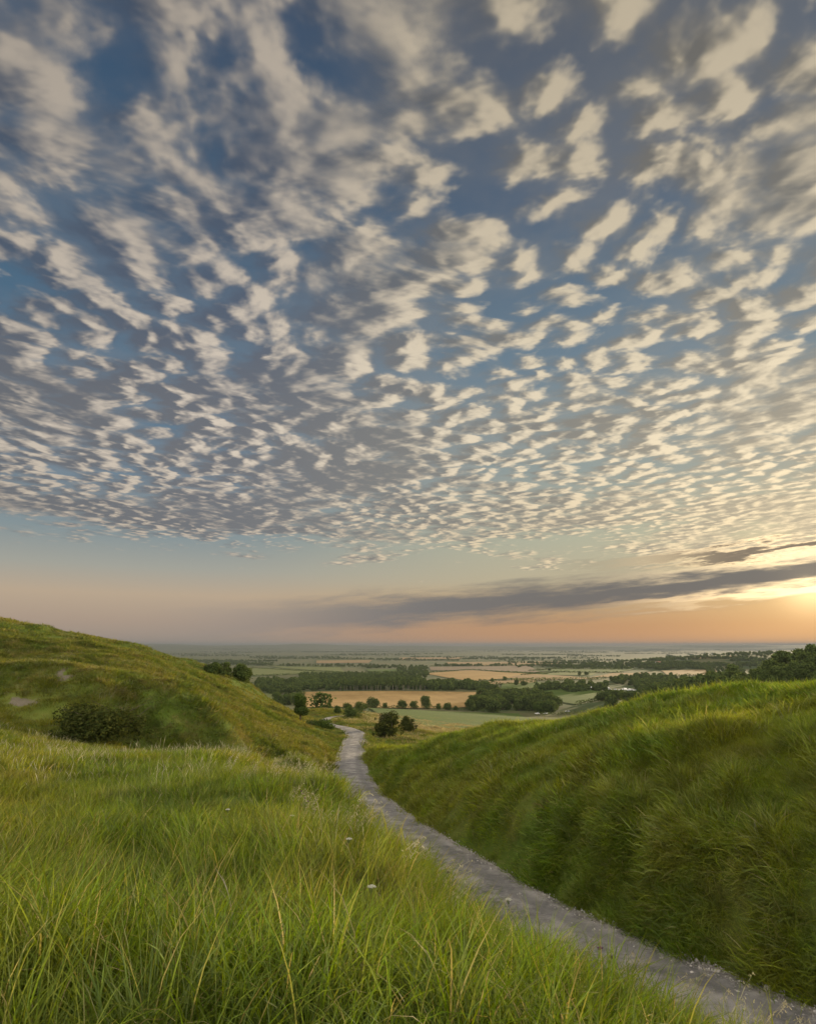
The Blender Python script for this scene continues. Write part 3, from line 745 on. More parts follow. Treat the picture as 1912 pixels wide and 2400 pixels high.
# ------------------------------------------------------------------ farmland on the plain
def field_mat(name, c1, c2, row=.25, ang=.3):
    m, N = material(name); p = wpos(N)
    q = N.sep(p)
    rows = N.m('SINE', N.m('MULTIPLY', N.m('ADD', N.m('MULTIPLY', q[0], cos(ang)), N.m('MULTIPLY', q[1], sin(ang))), row))
    n = N.noise(p, .02, 4, .65)
    f = N.m('ADD', N.sstep(n, .35, .65), N.m('MULTIPLY', rows, .16), clamp=True)
    c = N.lerp(f, c1, c2)
    c = N.lerp(N.m('MULTIPLY', N.noise(p, .15, 3, .7), .4), c, tuple(v*.8 for v in c1[:3])+(1,))
    finish(N, bsdf(N, c, .95, .05)); return m
F_WHEAT = field_mat('ripe_wheat', (.25,.165,.062,1), (.32,.215,.085,1), .35, .2)
F_TAN   = field_mat('stubble', (.20,.14,.065,1), (.25,.18,.085,1), .3, .9)
F_BROWN = field_mat('ploughed', (.15,.115,.075,1), (.19,.15,.095,1), .3, .5)
F_GREEN = field_mat('pasture', (.055,.090,.018,1), (.080,.112,.026,1), .2, .3)
F_PALE  = field_mat('hay_meadow', (.10,.125,.040,1), (.13,.145,.052,1), .2, .1)
def fcast(u, v, y0=None):
    if y0 is None:
        y0 = 75.0
        if u < 600: y0 = 420.0 if v < 707 else (250.0 if v < 712 and u < 335 else 75.0)
        elif v < 704: y0 = 170.0
    return cast(u, v, y0)
def field(name, mat, q, label, lift=.35):
    C = [fcast(*p) for p in q]
    if any(c is None for c in C): return
    s, t = np.meshgrid(np.linspace(0, 1, 15), np.linspace(0, 1, 15))
    X = sum(w*c[0] for w, c in zip(((1-s)*(1-t), s*(1-t), s*t, (1-s)*t), C)); Y = sum(w*c[1] for w, c in zip(((1-s)*(1-t), s*(1-t), s*t, (1-s)*t), C))
    # slightly bowed edges
    X = X+fbm(X/90, Y/90, 2)*6; Y = Y+fbm(X/80+7, Y/80, 2)*6
    o = mesh_obj(name, np.stack([X, Y, height(X, Y)+lift+.0004*Y], -1), grid_faces(15, 15), mat, smooth_shade=True)
    tag(o, label, kind='structure')
FIELDS = [
 ('wheat_field', F_WHEAT, [(299,692.4),(494,692.6),(486,706.5),(303,708)], 'golden ripe wheat field in front of the row of dark trees'),
 ('pasture_field', F_GREEN, [(368,708.5),(520,714),(542,722),(405,727)], 'green pasture between the bend of the track and the tree row'),
 ('wheat_field', F_WHEAT, [(424,673.5),(470,670.5),(548,675),(470,681.5)], 'broad golden field in the middle of the plain'),
 ('wheat_field', F_TAN, [(472,682),(535,680),(535,683),(480,685)], 'narrow strip of stubble below the broad golden field'),
 ('pasture_field', F_GREEN, [(502,684),(540,682.5),(542,688),(500,690)], 'small green field beside the dark central wood'),
 ('ploughed_field', F_BROWN, [(429,667),(528,666),(540,672.5),(430,670.5)], 'dull brown field beyond the broad golden field'),
 ('wheat_field', F_TAN, [(446,662.4),(560,661.5),(556,665),(450,666)], 'far pale stubble field right of centre'),
 ('wheat_field', F_TAN, [(316,660.8),(372,660.2),(368,663),(316,663.4)], 'far thin tan field left of centre'),
 ('wheat_field', F_TAN, [(400,657.8),(462,657.4),(460,659.4),(397,660)], 'far pale strip of ripe corn at centre'),
 ('pasture_field', F_PALE, [(212,668),(278,668.6),(344,673),(225,677)], 'pale green meadow beside the left hill crest'),
 ('pasture_field', F_PALE, [(270,666.5),(340,667.6),(344,672.3),(282,668.4)], 'pale green meadow with a hedge along it'),
 ('pasture_field', F_GREEN, [(364,669.6),(400,669.2),(408,671.6),(372,672.4)], 'small light green field before the tree belt'),
 ('pasture_field', F_PALE, [(256,694),(274,694),(281,702),(254,704)], 'small meadow tucked behind the left hill'),
 ('pasture_field', F_GREEN, [(522,692),(570,688.2),(622,692.5),(575,705)], 'smooth bright green meadow before the campsite'),
 ('pasture_field', F_GREEN, [(530,671.5),(556,669.4),(632,670),(616,672.6)], 'far light green strip right of centre'),
 ('pasture_field', F_PALE, [(528,675),(548,672.4),(596,673),(590,676)], 'far pale green strip below the light green one'),
 ('wheat_field', F_TAN, [(590,677.5),(612,673.4),(650,673),(640,677.5)], 'tan field left of the dark wood on the right'),
 ('wheat_field', F_TAN, [(660,671),(716,669.8),(714,675.5),(668,676)], 'brown stubble field below the far ridge'),
 ('wheat_field', F_TAN, [(512,675.5),(530,674),(600,679),(512,681)], 'tan field by the lone hedgerow trees'),
 ('pasture_field', F_PALE, [(648,695),(712,689),(716,694),(656,701)], 'pale sloping meadow behind the right bank'),
 ('pasture_field', F_GREEN, [(662,683.5),(690,682.5),(694,686),(664,687)], 'small green campsite field'),
 ('wheat_field', F_TAN, [(690,657.5),(740,656.5),(740,658.6),(690,659.6)], 'thin tan field on the far ridge'),
]
for name, m, q, lb in FIELDS: field(name, m, q, lb)

# ------------------------------------------------------------------ trees, bushes and hedges
def leaf_mat(name, c1, c2, trans=.25):
    m, N = material(name)
    r = N.new('ShaderNodeAttribute', attribute_name='rnd').outputs['Fac']
    n = N.noise(wpos(N), .9, 2, .6)
    c = N.lerp(N.m('ADD', N.m('MULTIPLY', r, .7), N.m('MULTIPLY', N.m('SUBTRACT', n, .35), .7), clamp=True), c1, c2)
    finish(N, leafy(N, c, trans, .5, 0)); return m
L_DARK = leaf_mat('dark_leaves', (.040,.064,.020,1), (.092,.120,.034,1))
L_MID  = leaf_mat('green_leaves', (.034,.060,.014,1), (.075,.105,.025,1))
L_BUSH = leaf_mat('hawthorn_leaves', (.026,.040,.011,1), (.070,.076,.020,1))
mbk, N = material('bark'); finish(N, bsdf(N, N.lerp(N.noise(wpos(N), 6, 4, .7), (.045,.035,.026,1), (.12,.10,.075,1)), .95, .1))
M_BARK = mbk
mbp, N = material('pale_bark'); finish(N, bsdf(N, N.lerp(N.noise(wpos(N), .6, 4, .7), (.08,.075,.055,1), (.15,.14,.10,1)), .9, .1))
M_PALEBARK = mbp

def leaves(n, lobes, leaf, r, shell=.55):
    """diamond leaf clumps spread through a set of lobes: (x, y, z, rx, ry, rz)"""
    L = np.array(lobes, float); wts = L[:,3]*L[:,4]+L[:,3]*L[:,5]; k = r.choice(len(L), n, p=wts/wts.sum())
    dv = r.normal(size=(n,3)); dv /= np.linalg.norm(dv, axis=1)[:,None]
    rad = shell+(1-shell)*r.random(n)**.6; rad *= 1+.16*r.normal(size=n)*(r.random(n) < .35)
    P = L[k,:3]+dv*rad[:,None]*L[k,3:]
    nv = dv+r.normal(size=(n,3))*.8; nv /= np.linalg.norm(nv, axis=1)[:,None]
    t = np.cross(nv, r.normal(size=(n,3))); t /= np.linalg.norm(t, axis=1)[:,None]; b = np.cross(nv, t)
    s = leaf*r.uniform(.55, 1.35, n)[:,None]
    V = np.stack([P-t*s, P-b*s*.55, P+t*s, P+b*s*.55], 1).reshape(-1,3)
    F = np.arange(n*4).reshape(n,4)
    return V, F, np.repeat(r.random(n), 4)
def tube(path, rad, sides=6):
    path = np.array(path, float); V, F = [], []
    T = np.gradient(path, axis=0); T /= np.linalg.norm(T, axis=1)[:,None]
    for i, (p, t) in enumerate(zip(path, T)):
        a = np.cross(t, (0.3,.9,.1)); a /= np.linalg.norm(a); b = np.cross(t, a)
        for k in range(sides):
            an = 2*pi*k/sides; V.append(p+(a*cos(an)+b*sin(an))*rad[i])
    for i in range(len(path)-1):
        for k in range(sides): F.append((i*sides+k, i*sides+(k+1)%sides, (i+1)*sides+(k+1)%sides, (i+1)*sides+k))
    return np.array(V), np.array(F)
def joined(parts):
    V, F, n = [], [], 0
    for v, f in parts: V.append(v); F.append(f+n); n += len(v)
    return np.concatenate(V), np.concatenate(F)
def limbs(h, w, r, n=7, th=.045, stems=1):
    """a tapered trunk (or several stems) with limbs into the crown"""
    out = []
    for s in range(stems):
        off = r.normal(0, .12*w*(stems > 1), 2); top = np.array([off[0]*3+r.normal(0,.04)*w, off[1]*3, h*.8])
        pth = [(off[0], off[1], -.3), (off[0]*1.2, off[1]*1.2, h*.2), (off[0]*2, off[1]*2, h*.45), tuple(top)]
        out.append(tube(pth, [h*th*1.25, h*th, h*th*.65, h*th*.2]))
        for i in range(n):
            t = r.uniform(.22, .75); z = h*t; a = r.uniform(0, 2*pi); l = w*.5*r.uniform(.5, .95)*(1.1-.5*t)
            b = np.array([off[0]*(1+t), off[1]*(1+t), z]); e = b+np.array([cos(a)*l, sin(a)*l, l*r.uniform(.3, .9)])
            out.append(tube([b, (b+e)/2+np.array([0,0,l*.08]), e], [h*th*.45, h*th*.28, h*th*.08], 5))
    return joined(out)
def lobe_set(w, h, z0, r, n=9, flat=1.0):
    out = [(0, 0, z0+(h-z0)*.5, w*.33, w*.33, (h-z0)*.42)]
    for i in range(n):
        a = r.uniform(0, 2*pi); q = r.uniform(.45, 1)**.5*w*.34; z = z0+(h-z0)*r.uniform(.18, .84)
        k = (1-abs((z-z0)/(h-z0)-.42)*.9); s = w*r.uniform(.13, .24)
        out.append((cos(a)*q*k, sin(a)*q*k, z, s, s, s*.85*flat))
    return out
def make_plant(name, w, h, z0, nl, leaf, lm, seed, stems=1, lobes=9, bark=None, flat=1.0, th=.045, trunk_name='trunk', crown_name='crown'):
    r = np.random.default_rng(seed)
    e = bpy.data.objects.new(name, None); COL.objects.link(e); e.empty_display_size = .2
    V, F = limbs(h, w, r, stems=stems, th=th); mesh_obj(trunk_name, V, F, bark or M_BARK, e, True)
    LS = lobe_set(w, h, z0, r, lobes, flat)
    if crown_name == 'foliage':                       # twiggy sprays break the outline
        for i in range(46):
            dv = r.normal(size=3); dv[2] = abs(dv[2])*.8; dv /= np.linalg.norm(dv); k = r.uniform(.36, .56)
            LS.append((dv[0]*w*k, dv[1]*w*k, z0+.15*h+dv[2]*h*k*1.5, w*.045, w*.045, w*.055))
    V, F, a = leaves(nl, LS, leaf, r, .35)
    c = mesh_obj(crown_name, V, F, lm, e); attr(c, 'rnd', a)
    return e
def copy_tree(o, parent=None):
    c = o.copy(); COL.objects.link(c); c.parent = parent
    for ch in list(o.children): copy_tree(ch, c)
    return c
def stand(o, p, rz=0, s=1.0, sz=None, sink=.1):
    o.location = (p[0], p[1], p[2]-sink); o.rotation_euler = (0, 0, rz); o.scale = (s, s, sz or s); return o
def put_at(o, u, v, **kw):
    return stand(o, fcast(u, v), **kw)
def at_depth(u, Y):
    """ground point on an image column at a distance"""
    x = (u-407.5)/FPX*Y*.98; return np.array([x, Y, hq(x, Y)])

# bushes and trees close by
b = make_plant('hawthorn_bush', 6.6, 3.3, -.2, 9000, .115, L_BUSH, 11, stems=4, lobes=22, flat=.9, th=.02, trunk_name='stems', crown_name='foliage')
stand(b, at_depth(109, 45), sink=.25, s=1.05, sz=.80); tag(b, 'wide dark hawthorn bush in the hollow below the left hill', 'bush')
b = make_plant('hawthorn_bush', 5.2, 4.6, -.2, 5200, .15, L_BUSH, 12, stems=3, lobes=13, th=.02, trunk_name='stems', crown_name='foliage')
stand(b, cast(387, 737.5, 75)); tag(b, 'rounded dark hawthorn bush, the larger of two beside the bend of the track', 'bush')
b = make_plant('hawthorn_bush', 3.6, 3.0, -.2, 3000, .14, L_BUSH, 13, stems=3, lobes=10, th=.02, trunk_name='stems', crown_name='foliage')
put_at(b, 408, 731.5); tag(b, 'small dark spiky bush right of the larger hawthorn near the bend', 'bush')
b = make_plant('hill_tree', 3.3, 4.4, .5, 4200, .15, L_MID, 14, stems=1, lobes=11, th=.03)
put_at(b, 300, 721); tag(b, 'small upright green tree standing on the slope left of the track bend', 'tree')
for u, Y, w, h, sd, lb in ((214, 101, 3.4, 3.2, 15, 'dark scrub tree behind the crest of the left hill, upper one'), (224, 104, 3.8, 3.6, 151, 'bushy dark tree behind the hill crest, between two lower ones'),
                           (245, 108, 4.6, 4.2, 16, 'broad dark tree behind the hill crest, lowest on the slope')):
    b = make_plant('scrub_tree', w, h, .2, 4200, .18, L_DARK, sd, stems=2, lobes=13, th=.025)
    stand(b, at_depth(u, Y), sink=1.3, s=.95); tag(b, lb, 'tree', 'scrub trees behind the hill crest')
for u, v, w, h, sd, lb in ((361, 713.5, 6.5, 5.0, 17, 'large dark bush right of the far end of the track'), (351, 717, 5.0, 2.8, 18, 'low dark bush at the edge of the far end of the track'),
                           (337, 713, 2.2, 2.0, 19, 'small round bush left of the far end of the track'), (346, 711, 4.6, 3.6, 20, 'dark bush standing just behind the far end of the track')):
    b = make_plant('roadside_bush', w, h, -.1, 2600, .18, L_DARK, sd, stems=2, lobes=10, th=.02, trunk_name='stems', crown_name='foliage')
    put_at(b, u, v); tag(b, lb, 'bush', 'bushes at the far end of the track')
b = make_plant('scrub_patch', 5.2, 1.3, -.5, 3600, .12, L_MID, 21, stems=3, lobes=16, flat=.55, th=.02, trunk_name='stems', crown_name='foliage')
put_at(b, 318, 727); tag(b, 'low green bramble patch on the slope under the small upright tree', 'bush')

# hedges
def hedge(pts, hh, label, ww=3.0, cat='hedge'):
    C = [fcast(*p) for p in pts]
    if any(c is None for c in C): return
    V, F, A, n = [], [], [], 0
    for a, c in zip(C, C[1:]):
        L = np.linalg.norm((c-a)[:2]); m = int(min(420, max(14, L/1.6)))
        t = rng.random(max(300, m*4)); k = len(t)
        px_, py_ = a[0]+(c[0]-a[0])*t, a[1]+(c[1]-a[1])*t
        top = hh*(.55+.75*vnoise(px_/9, py_/9)); px_ = px_+rng.normal(0, ww*.3, k); py_ = py_+rng.normal(0, ww*.3, k)
        pz = height(px_, py_)+top*rng.random(k)**.8
        P = np.stack([px_, py_, pz], 1)
        nv = rng.normal(size=(k,3)); t1 = rng.normal(size=(k,3)); t1 /= np.linalg.norm(t1, axis=1)[:,None]; b1 = np.cross(nv, t1); b1 /= np.linalg.norm(b1, axis=1)[:,None]
        s = max(.9, L/m*.75)*rng.uniform(.6, 1.2, k)[:,None]; s = np.minimum(s, hh*(.16 if L < 70 else .5))
        V.append(np.stack([P-t1*s, P-b1*s*.7, P+t1*s, P+b1*s*.7], 1).reshape(-1,3)); F.append(np.arange(k*4).reshape(k,4)+n); A.append(np.repeat(rng.random(k), 4)); n += 4*k
    o = mesh_obj('hedge', np.concatenate(V), np.concatenate(F), L_DARK); attr(o, 'rnd', np.concatenate(A))
    tag(o, label, cat, 'field hedges on the plain'); return o
HEDGES = [
 ([(312,709.5),(330,708.5)], 5, 'bushy hedge below the golden wheat field, left of the track end'),
 ([(366,708),(420,708.6),(466,710),(500,713)], 3, 'hedge running under the row of dark trees before the wheat field'),
 ([(212,677.5),(262,676),(300,674.6),(346,673)], 5, 'hedge along the near edge of the pale green meadows'),
 ([(252,668.2),(290,670.5),(345,673)], 4, 'hedge dividing the two pale green meadows'),
 ([(210,667.4),(270,666),(345,667.4)], 6, 'far hedge along the back of the pale green meadows'),
 ([(472,682),(535,679.6),(560,679)], 4, 'hedge on the lower edge of the broad golden field'),
 ([(424,673),(470,670.2),(548,674.6)], 4, 'hedge on the upper edge of the broad golden field'),
 ([(478,685.4),(537,683.2)], 4, 'hedge under the narrow stubble strip'),
 ([(430,666.4),(528,665.6),(560,665)], 6, 'hedge behind the dull brown field'),
 ([(520,675.4),(556,672.8),(622,673.2)], 5, 'hedge between the two far green strips'),
 ([(528,671.6),(556,669.2),(634,669.6)], 6, 'hedge behind the far light green strip'),
 ([(512,681.6),(560,680.6),(606,679)], 5, 'hedge below the tan field with lone trees'),
 ([(575,705.6),(600,700),(622,693.2)], 4, 'hedge on the right edge of the smooth bright green meadow'),
 ([(540,716),(575,713.5),(620,709)], 3, 'low hedge just above the crest of the right bank'),
 ([(316,660.4),(400,659.6)], 8, 'far hedge behind the thin tan field'),
 ([(396,660.6),(465,660)], 8, 'far hedge under the pale strip of corn'),
 ([(446,661.8),(565,661)], 8, 'far hedge behind the pale stubble'),
 ([(662,677),(716,676)], 5, 'hedge under the stubble field below the far ridge'),
 ([(258,705),(284,703.6)], 4, 'hedge below the small meadow behind the left hill'),
 ([(364,673),(410,672)], 5, 'hedge in front of the small light green field'),
]
for p_, h_, lb in HEDGES: hedge(p_, h_, lb)

# the kinds of tree copied over the plain
def kind_tree(name, w, h, z0, nl, leaf, seed, lobes=10, lm=None):
    e = make_plant(name, w, h, z0, nl, leaf, lm or L_DARK, seed, lobes=lobes, th=.03); return e
KINDS = [kind_tree('field_tree', 14, 11.5, -.5, 2000, .58, 31, 16), kind_tree('field_tree', 12, 13, 0, 2000, .56, 32, 15),
         kind_tree('field_tree', 16, 11, -.8, 2200, .60, 33, 18), kind_tree('field_tree', 11, 9.5, -.6, 1600, .5, 34, 13, L_MID)]
free = list(KINDS)
def tree(k, p, s, label, group, sz=None):
    src = KINDS[k % 4]
    if src in free: o = src; free.remove(src)
    else: o = copy_tree(src)
    stand(o, p, rz=rng.uniform(0, 2*pi), s=s, sz=sz, sink=.4); tag(o, label, 'tree', group); return o
ROW = [(372,708,.95,2,'large dense round tree, leftmost of the row before the wheat field'), (384.3,708.2,.58,3,'small round tree second from left in the row before the wheat field'),
 (401,708.4,.78,2,'broad low tree third from left in the row before the wheat field'), (413.5,708.6,.72,0,'round tree left of the tallest in the row before the wheat field'),
 (425,709,1.05,1,'tallest tree of the row before the wheat field'), (437.5,709.4,.66,3,'small tree just right of the tallest in the wheat field row'),
 (447,709.8,.66,0,'round tree near the right end of the wheat field row'), (455,710.2,.5,3,'smallest bushy tree at the right end of the wheat field row'), (470,711,.95,1,'tall tree where the wheat field row joins the dark wood')]
for u, v, s, k, lb in ROW: tree(k, fcast(u, v), s*.95, lb, 'tree row before the wheat field')

def quad_pts(q, n, r):
    C = [fcast(*p) for p in q]; s, t = r.random(n), r.random(n)
    w = ((1-s)*(1-t), s*(1-t), s*t, (1-s)*t)
    X = sum(a*c[0] for a, c in zip(w, C)); Y = sum(a*c[1] for a, c in zip(w, C)); return np.stack([X, Y, height(X, Y)], 1)
def wood(q, n, s0, s1, label, group, seed):
    r = np.random.default_rng(seed)
    for p in quad_pts(q, n, r): tree(int(r.integers(4)), p, r.uniform(s0, s1), label, group)
wood([(486,697.5),(536,696),(562,713),(460,711)], 82, .85, 1.3, 'dark tree packed into the wood right of the wheat field', 'trees of the central wood', 41)
wood([(250,697),(302,695),(302,706),(283,705)], 16, .7, 1.1, 'dark tree in the clump behind the hill and left of the wheat field', 'trees left of the wheat field', 42)
wood([(724,692),(815,672),(860,676),(735,702)], 80, .62, 1.0, 'dark tree of the wooded hillside behind the right bank', 'trees of the wooded hillside', 43)
wood([(800,668),(880,664),(900,672),(815,676)], 26, .62, 1.0, 'dark tree of the wooded hillside behind the right bank', 'trees of the wooded hillside', 431)
wood([(600,700),(648,695),(650,703),(602,707)], 20, .7, 1.05, 'dark tree in the belt right of the smooth green meadow', 'tree belt right of the green meadow', 44)
LONE = [(352,674.5,'lone tree in the hedge below the pale green meadows'),(516,685.5,'lone hedgerow tree under the stubble strip'),(523.5,685.8,'rounder lone tree under the stubble strip'),
 (492,682,'left of two single trees by the broad golden field'),(504,681,'right of two single trees by the broad golden field'),(558,667.5,'round lone tree far out on the pale field'),(568,667.4,'low lone tree beside the round one on the pale field'),
 (582.5,667.6,'taller lone tree on the pale field, right of the round one'),(549,671,'small lone tree left of the far green strips'),(579,675.5,'left tree of the pair by the far green strips'),(586,675.2,'right tree of the pair by the far green strips'),
 (676,701.5,'bushy tree alone on the pale meadow behind the right bank'),(690,699,'small bush tree alone on the meadow near the hillside wood')]
for i, (u, v, lb) in enumerate(LONE): tree(i, fcast(u, v), .8 if v > 670 else 1.2, lb, 'lone trees on the plain')

# plantation of tall thin trees with bare pale trunks behind the wheat field
def make_pole(seed):
    r = np.random.default_rng(seed)
    e = bpy.data.objects.new('plantation_tree', None); COL.objects.link(e)
    V, F = tube([(0,0,-.4),(.05,0,5),(0,.1,10),(0,0,14.5)], [.42,.34,.24,.08]); mesh_obj('trunk', V, F, M_PALEBARK, e, True)
    V, F, a = leaves(420, [(0,0,11.5,1.5,1.5,4.6),(0.3,0,9,1.3,1.2,2.4),(-.3,.2,13.5,.9,.9,2.4)], .55, r)
    c = mesh_obj('crown', V, F, L_DARK, e); attr(c, 'rnd', a); return e
poles = [make_pole(50+i) for i in range(3)]
for i, u in enumerate(np.linspace(341, 424, 30)+rng.normal(0, .8, 30)):
    o = poles[i] if i < 3 else copy_tree(poles[i % 3])
    stand(o, fcast(u+rng.normal(0, .3), 690.6), rz=rng.uniform(0, 6), s=rng.uniform(.9, 1.12)); tag(o, 'tall thin tree with bare pale trunk in the line behind the wheat field', 'tree', 'line of pale trunked trees behind the wheat field')

# woods too far off to count: one mass
def wood_mass(name, label, quads, kinds):
    P = np.concatenate([quad_pts(q, n, np.random.default_rng(60+i)) for i, (q, n) in enumerate(quads)])
    me = bpy.data.meshes.new(name); n = len(P); P[:,2] -= .8
    me.vertices.add(n); me.vertices.foreach_set('co', P.astype(np.float32).ravel())
    me.attributes.new('idx', 'INT', 'POINT').data.foreach_set('value', rng.integers(0, len(kinds.objects), n).astype(np.int32))
    me.attributes.new('rot', 'FLOAT_VECTOR', 'POINT').data.foreach_set('vector', np.stack([np.zeros(n), np.zeros(n), rng.uniform(0, 6.28, n)], 1).astype(np.float32).ravel())
    s = rng.uniform(.6, 1.15, n); me.attributes.new('scl', 'FLOAT_VECTOR', 'POINT').data.foreach_set('vector', np.stack([s, s, s], 1).astype(np.float32).ravel())
    o = bpy.data.objects.new(name, me); COL.objects.link(o); md = o.modifiers.new('scatter', 'NODES'); md.node_group = scatter_nodes(name, kinds)
    tag(o, label, 'woodland', kind='stuff')
far_c_ = bpy.data.collections.new('far_tree_kinds')
for i in range(4):
    r = np.random.default_rng(70+i); w_ = (12, 10, 14, 9)[i]; h_ = (11, 13, 10, 9)[i]
    V, F, a = leaves(420, lobe_set(w_, h_, .2, r, 9), 1.15, r)
    o = mesh_obj('far_tree', V, F, L_DARK); attr(o, 'rnd', a); COL.objects.unlink(o); far_c_.objects.link(o)
wood_mass('distant_woodland', 'dark far woods and tree belts spread over the plain', [
 ([(290,683.5),(420,681),(424,690),(300,691)], 420), ([(300,676),(372,674.5),(425,677),(300,683)], 420), ([(424,684),(470,686),(505,690),(424,690.6)], 170),
 ([(255,682),(300,681),(300,695),(256,694)], 130), ([(396,666),(426,667),(430,679),(398,676)], 150),
 ([(205,661.5),(273,663),(273,665.6),(205,664.6)], 150), ([(250,656),(340,656.4),(340,659),(250,658.4)], 260), ([(360,666),(400,666),(400,668),(364,668.4)], 70),
 ([(280,664.8),(372,665.4),(372,667),(280,666.4)], 90), ([(340,653.4),(420,653.4),(420,655.6),(340,655.8)], 180), ([(490,665),(516,664.4),(516,666.4),(490,666.6)], 36),
 ([(498,658.6),(560,657.6),(562,660.4),(498,660.8)], 170), ([(516,666),(545,664),(545,666),(516,668)], 30), ([(620,660),(672,660),(672,665),(620,666)], 170),
 ([(560,666.4),(660,666),(660,669),(560,668.6)], 130), ([(655,666.6),(712,666),(712,669.8),(655,670)], 110), ([(605,680),(640,677),(690,678),(684,688),(605,690)][:4], 190),
 ([(560,688),(606,685),(606,691),(566,693)], 50), ([(532,690),(572,685.4),(574,688),(534,693)], 60), ([(650,691),(722,685),(722,690),(650,696)], 100), ([(690,680),(742,676),(742,690),(700,690)], 110),
 ([(640,660),(800,655),(800,658.4),(640,663.4)], 330), ([(700,666),(800,660),(800,668),(706,672)], 160),
 ([(200,651.6),(420,651.6),(420,652.6),(200,652.6)], 420), ([(420,650.8),(640,650.8),(640,652),(420,652)], 420), ([(190,648.6),(700,648.4),(700,649),(190,649)], 500), ([(180,655),(250,655),(250,656.4),(180,656.4)], 130)]+[([(u_-w_,v_),(u_+w_,v_+s_),(u_+w_,v_+s_+t_),(u_-w_,v_+t_)], int(w_*t_*(3.4 if v_ < 655 else 2.0)*1.7)) for u_, v_, w_, s_, t_ in zip(rng.uniform(190,800,64), 648.8+17*rng.random(64)**1.5, rng.uniform(10,46,64), rng.uniform(-.6,.6,64), rng.uniform(.5,1.3,64))], far_c_)

# ------------------------------------------------------------------ campsite, cars and farm
m, N = material('white_paint'); finish(N, bsdf(N, (.62,.62,.60,1), .35, .5)); M_WHITE = m
m, N = material('dark_glass'); finish(N, bsdf(N, (.02,.022,.025,1), .1, .5)); M_GLASS = m
m, N = material('rubber'); finish(N, bsdf(N, (.02,.02,.02,1), .8, .3)); M_RUB = m
m, N = material('silver_paint'); finish(N, bsdf(N, (.45,.46,.48,1), .3, .5)); M_SILV = m
m, N = material('canvas'); finish(N, bsdf(N, N.lerp(N.noise(wpos(N), 2, 2), (.72,.70,.64,1), (.8,.79,.74,1)), .9, .1)); M_CANV = m
m, N = material('roof_tiles'); finish(N, bsdf(N, N.lerp(N.noise(wpos(N), 1.5, 3), (.16,.09,.06,1), (.23,.14,.09,1)), .9, .1)); M_TILE = m
def prism(name, prof, w, mat, parent, bev=.05):
    """side outline (y, z) given its width along x"""
    bm = bmesh.new(); n = len(prof)
    A1 = [bm.verts.new((-w/2, y, z)) for y, z in prof]; B1 = [bm.verts.new((w/2, y, z)) for y, z in prof]
    bm.faces.new(A1[::-1]); bm.faces.new(B1)
    for i in range(n): bm.faces.new((A1[i], A1[(i+1) % n], B1[(i+1) % n], B1[i]))
    bmesh.ops.recalc_face_normals(bm, faces=bm.faces)
    if bev: bmesh.ops.bevel(bm, geom=list(bm.edges), offset=bev, segments=2, affect='EDGES')
    me = bpy.data.meshes.new(name); bm.to_mesh(me); bm.free(); me.materials.append(mat)
    o = bpy.data.objects.new(name, me); COL.objects.link(o); o.parent = parent; return o
def wheel(parent, x, y, r=.32):
    bm = bmesh.new(); bmesh.ops.create_cone(bm, cap_ends=True, segments=16, radius1=r, radius2=r, depth=.22)
    me = bpy.data.meshes.new('wheel'); bm.to_mesh(me); bm.free(); me.materials.append(M_RUB)
    o = bpy.data.objects.new('wheel', me); COL.objects.link(o); o.parent = parent; o.location = (x, y, r); o.rotation_euler = (0, pi/2, 0)
def make_car(mat):
    e = bpy.data.objects.new('parked_car', None); COL.objects.link(e)
    prism('body', [(-2.1,.3),(-2.15,.75),(-1.9,.95),(1.0,.95),(2.0,.8),(2.1,.45),(2.05,.3)], 1.75, mat, e, .08)
    prism('windows', [(-1.75,.93),(-1.45,1.36),(.2,1.36),(.95,.93)], 1.5, M_GLASS, e, .05)
    prism('roof', [(-1.5,1.34),(-1.35,1.44),(.05,1.44),(.25,1.34)], 1.48, mat, e, .04)
    for x in (-.8,.8):
        for y in (-1.35,1.3): wheel(e, x, y)
    return e
for u, v, m_, rz, lb in ((536.5,714.2,M_WHITE,1.2,'small white parked car, left one of the pair beyond the right bank'), (545,714,M_WHITE,1.9,'small white parked car, right one of the pair beyond the right bank'), (567,712,M_SILV,1.5,'grey parked car above the crest of the right bank')):
    c = make_car(m_); put_at(c, u, v, rz=rz, sink=-.02); tag(c, lb, 'car', 'cars parked beyond the right bank')
def make_caravan():
    e = bpy.data.objects.new('caravan', None); COL.objects.link(e)
    prism('body', [(-2.8,.6),(-2.9,1.6),(-2.6,2.6),(2.4,2.65),(2.9,1.7),(2.7,.6)], 2.2, M_WHITE, e, .12)
    prism('window', [(-1.6,1.5),(-1.6,2.1),(.2,2.1),(.2,1.5)], 2.26, M_GLASS, e, 0)
    for x in (-1.0,1.0): wheel(e, x, 0)
    return e
def make_tent():
    e = bpy.data.objects.new('tent', None); COL.objects.link(e)
    prism('canopy', [(-3,0),(-2.4,1.7),(0,3.2),(2.4,1.7),(3,0)], 6, M_CANV, e, .1)
    prism('door_flap', [(-.6,.02),(-.55,1.6),(0,2.1),(.55,1.6),(.6,.02)], 6.08, M_SILV, e, 0)
    return e
cv, tn = make_caravan(), make_tent(); first = {0: cv, 1: tn}
SPOTS = [(u, 688.6+(u-588)*.055+rng.normal(0, .35), 0) for u in (597,603.5,609,614.5,619,622.5,627.5,631,634)]+[(591.5,688.2,1),(607,688.6,1),(624.5,689.6,1),(629,690.2,1)]+[(u, 684.4+rng.normal(0,.25), 0) for u in (655,664,668,671.5,675,679,684,687.5)]+[(666,684,1),(681,684.2,1)]
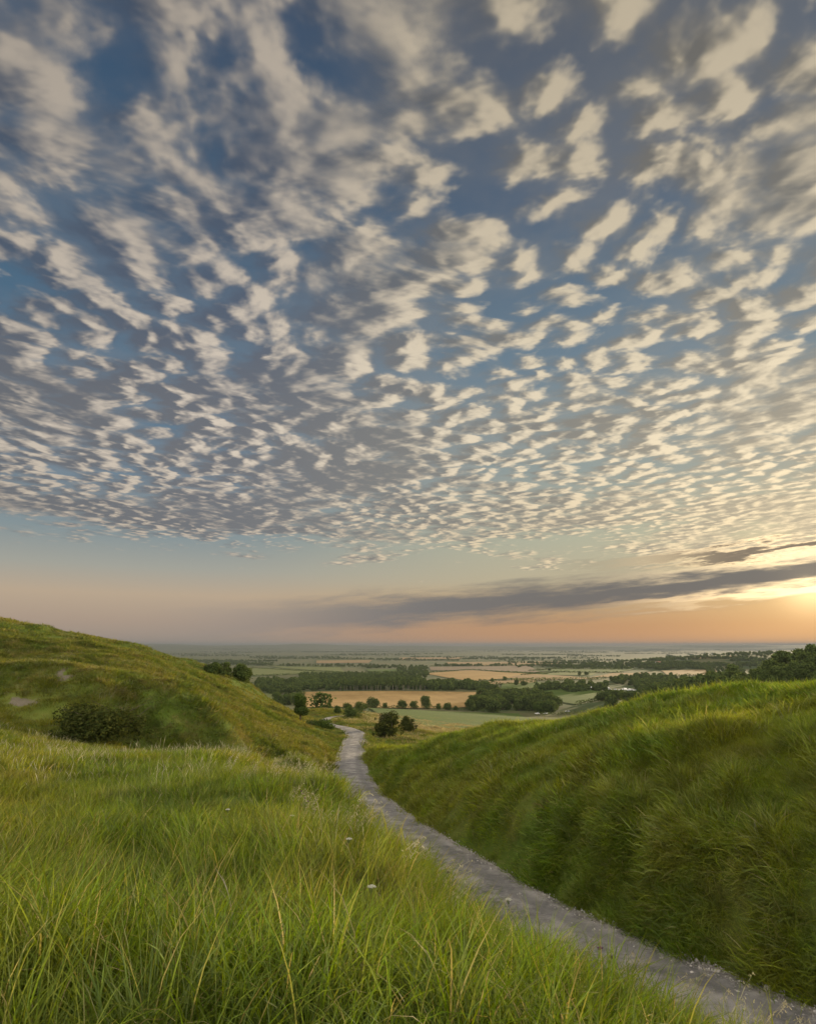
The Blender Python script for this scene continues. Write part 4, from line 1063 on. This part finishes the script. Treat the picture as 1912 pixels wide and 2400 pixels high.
for u, v, k in SPOTS:
    o = first.pop(k) if k in first else copy_tree((cv, tn)[k])
    put_at(o, u, v, rz=rng.uniform(0, 3), sink=0, s=.68)
    row = 'in the long row beside the green meadow' if u < 640 else 'in the farther short row on the right'
    tag(o, ('white caravan parked %s' if k == 0 else 'pale pointed tent pitched %s') % row, ('caravan', 'tent')[k], ('caravans %s' if k == 0 else 'tents %s') % row)
def make_house(w, l, h, lb, p, rz):
    e = bpy.data.objects.new('farmhouse', None); COL.objects.link(e)
    prism('wall', [(-w/2,-1),(-w/2,h),(0,h+w*.36),(w/2,h),(w/2,-1)], l, M_CANV, e, 0)
    for sgn in (-1, 1):
        prism('roof', [(0,h+w*.36+.05),(sgn*(w/2+.4),h-.2),(sgn*(w/2+.4),h+.05),(0,h+w*.36+.35)], l+.6, M_TILE, e, 0)
    prism('chimney', [(-.5,h+w*.2),(-.5,h+w*.36+1.4),(.5,h+w*.36+1.4),(.5,h+w*.2)], .9, M_TILE, e, 0)
    for y in (-w*.25, w*.25): prism('window', [(y-.5,1),(y-.5,2.3),(y+.5,2.3),(y+.5,1)], l+.1, M_GLASS, e, 0)
    stand(e, p, rz=rz, sink=0); tag(e, lb, 'house')
make_house(9, 26, 6, 'long white farmhouse below the far wooded ridge on the right', fcast(659, 664.4), .2)
make_house(8, 14, 5.5, 'white house among the trees at the foot of the left hill crest', at_depth(201, 2500), 1.0)
make_house(8, 12, 5, 'small pale house at the left end of the far green meadows', at_depth(209, 2400), .4)

# ------------------------------------------------------------------ air
mh, N = material('haze_air')
v_ = N.new('ShaderNodeVolumePrincipled'); v_.inputs['Color'].default_value = (.17,.20,.24,1); v_.inputs['Density'].default_value = 7.5e-5; v_.inputs['Anisotropy'].default_value = .15
o_ = N.new('ShaderNodeOutputMaterial'); N.l.new(v_.outputs[0], o_.inputs['Volume'])
top = max(float(ZG.max()), 12.0)+3
hx = 2.6*36000*1.02
HV = [(x, y, z) for z in (float(ZG.min())-1.5, top) for y in (-7.5, 36400.0) for x in (-hx, hx)]
hz = mesh_obj('haze', HV, [(0,2,3,1),(4,5,7,6),(0,1,5,4),(2,6,7,3),(0,4,6,2),(1,3,7,5)], mh)
tag(hz, 'thin pale evening haze over the whole plain', kind='stuff')
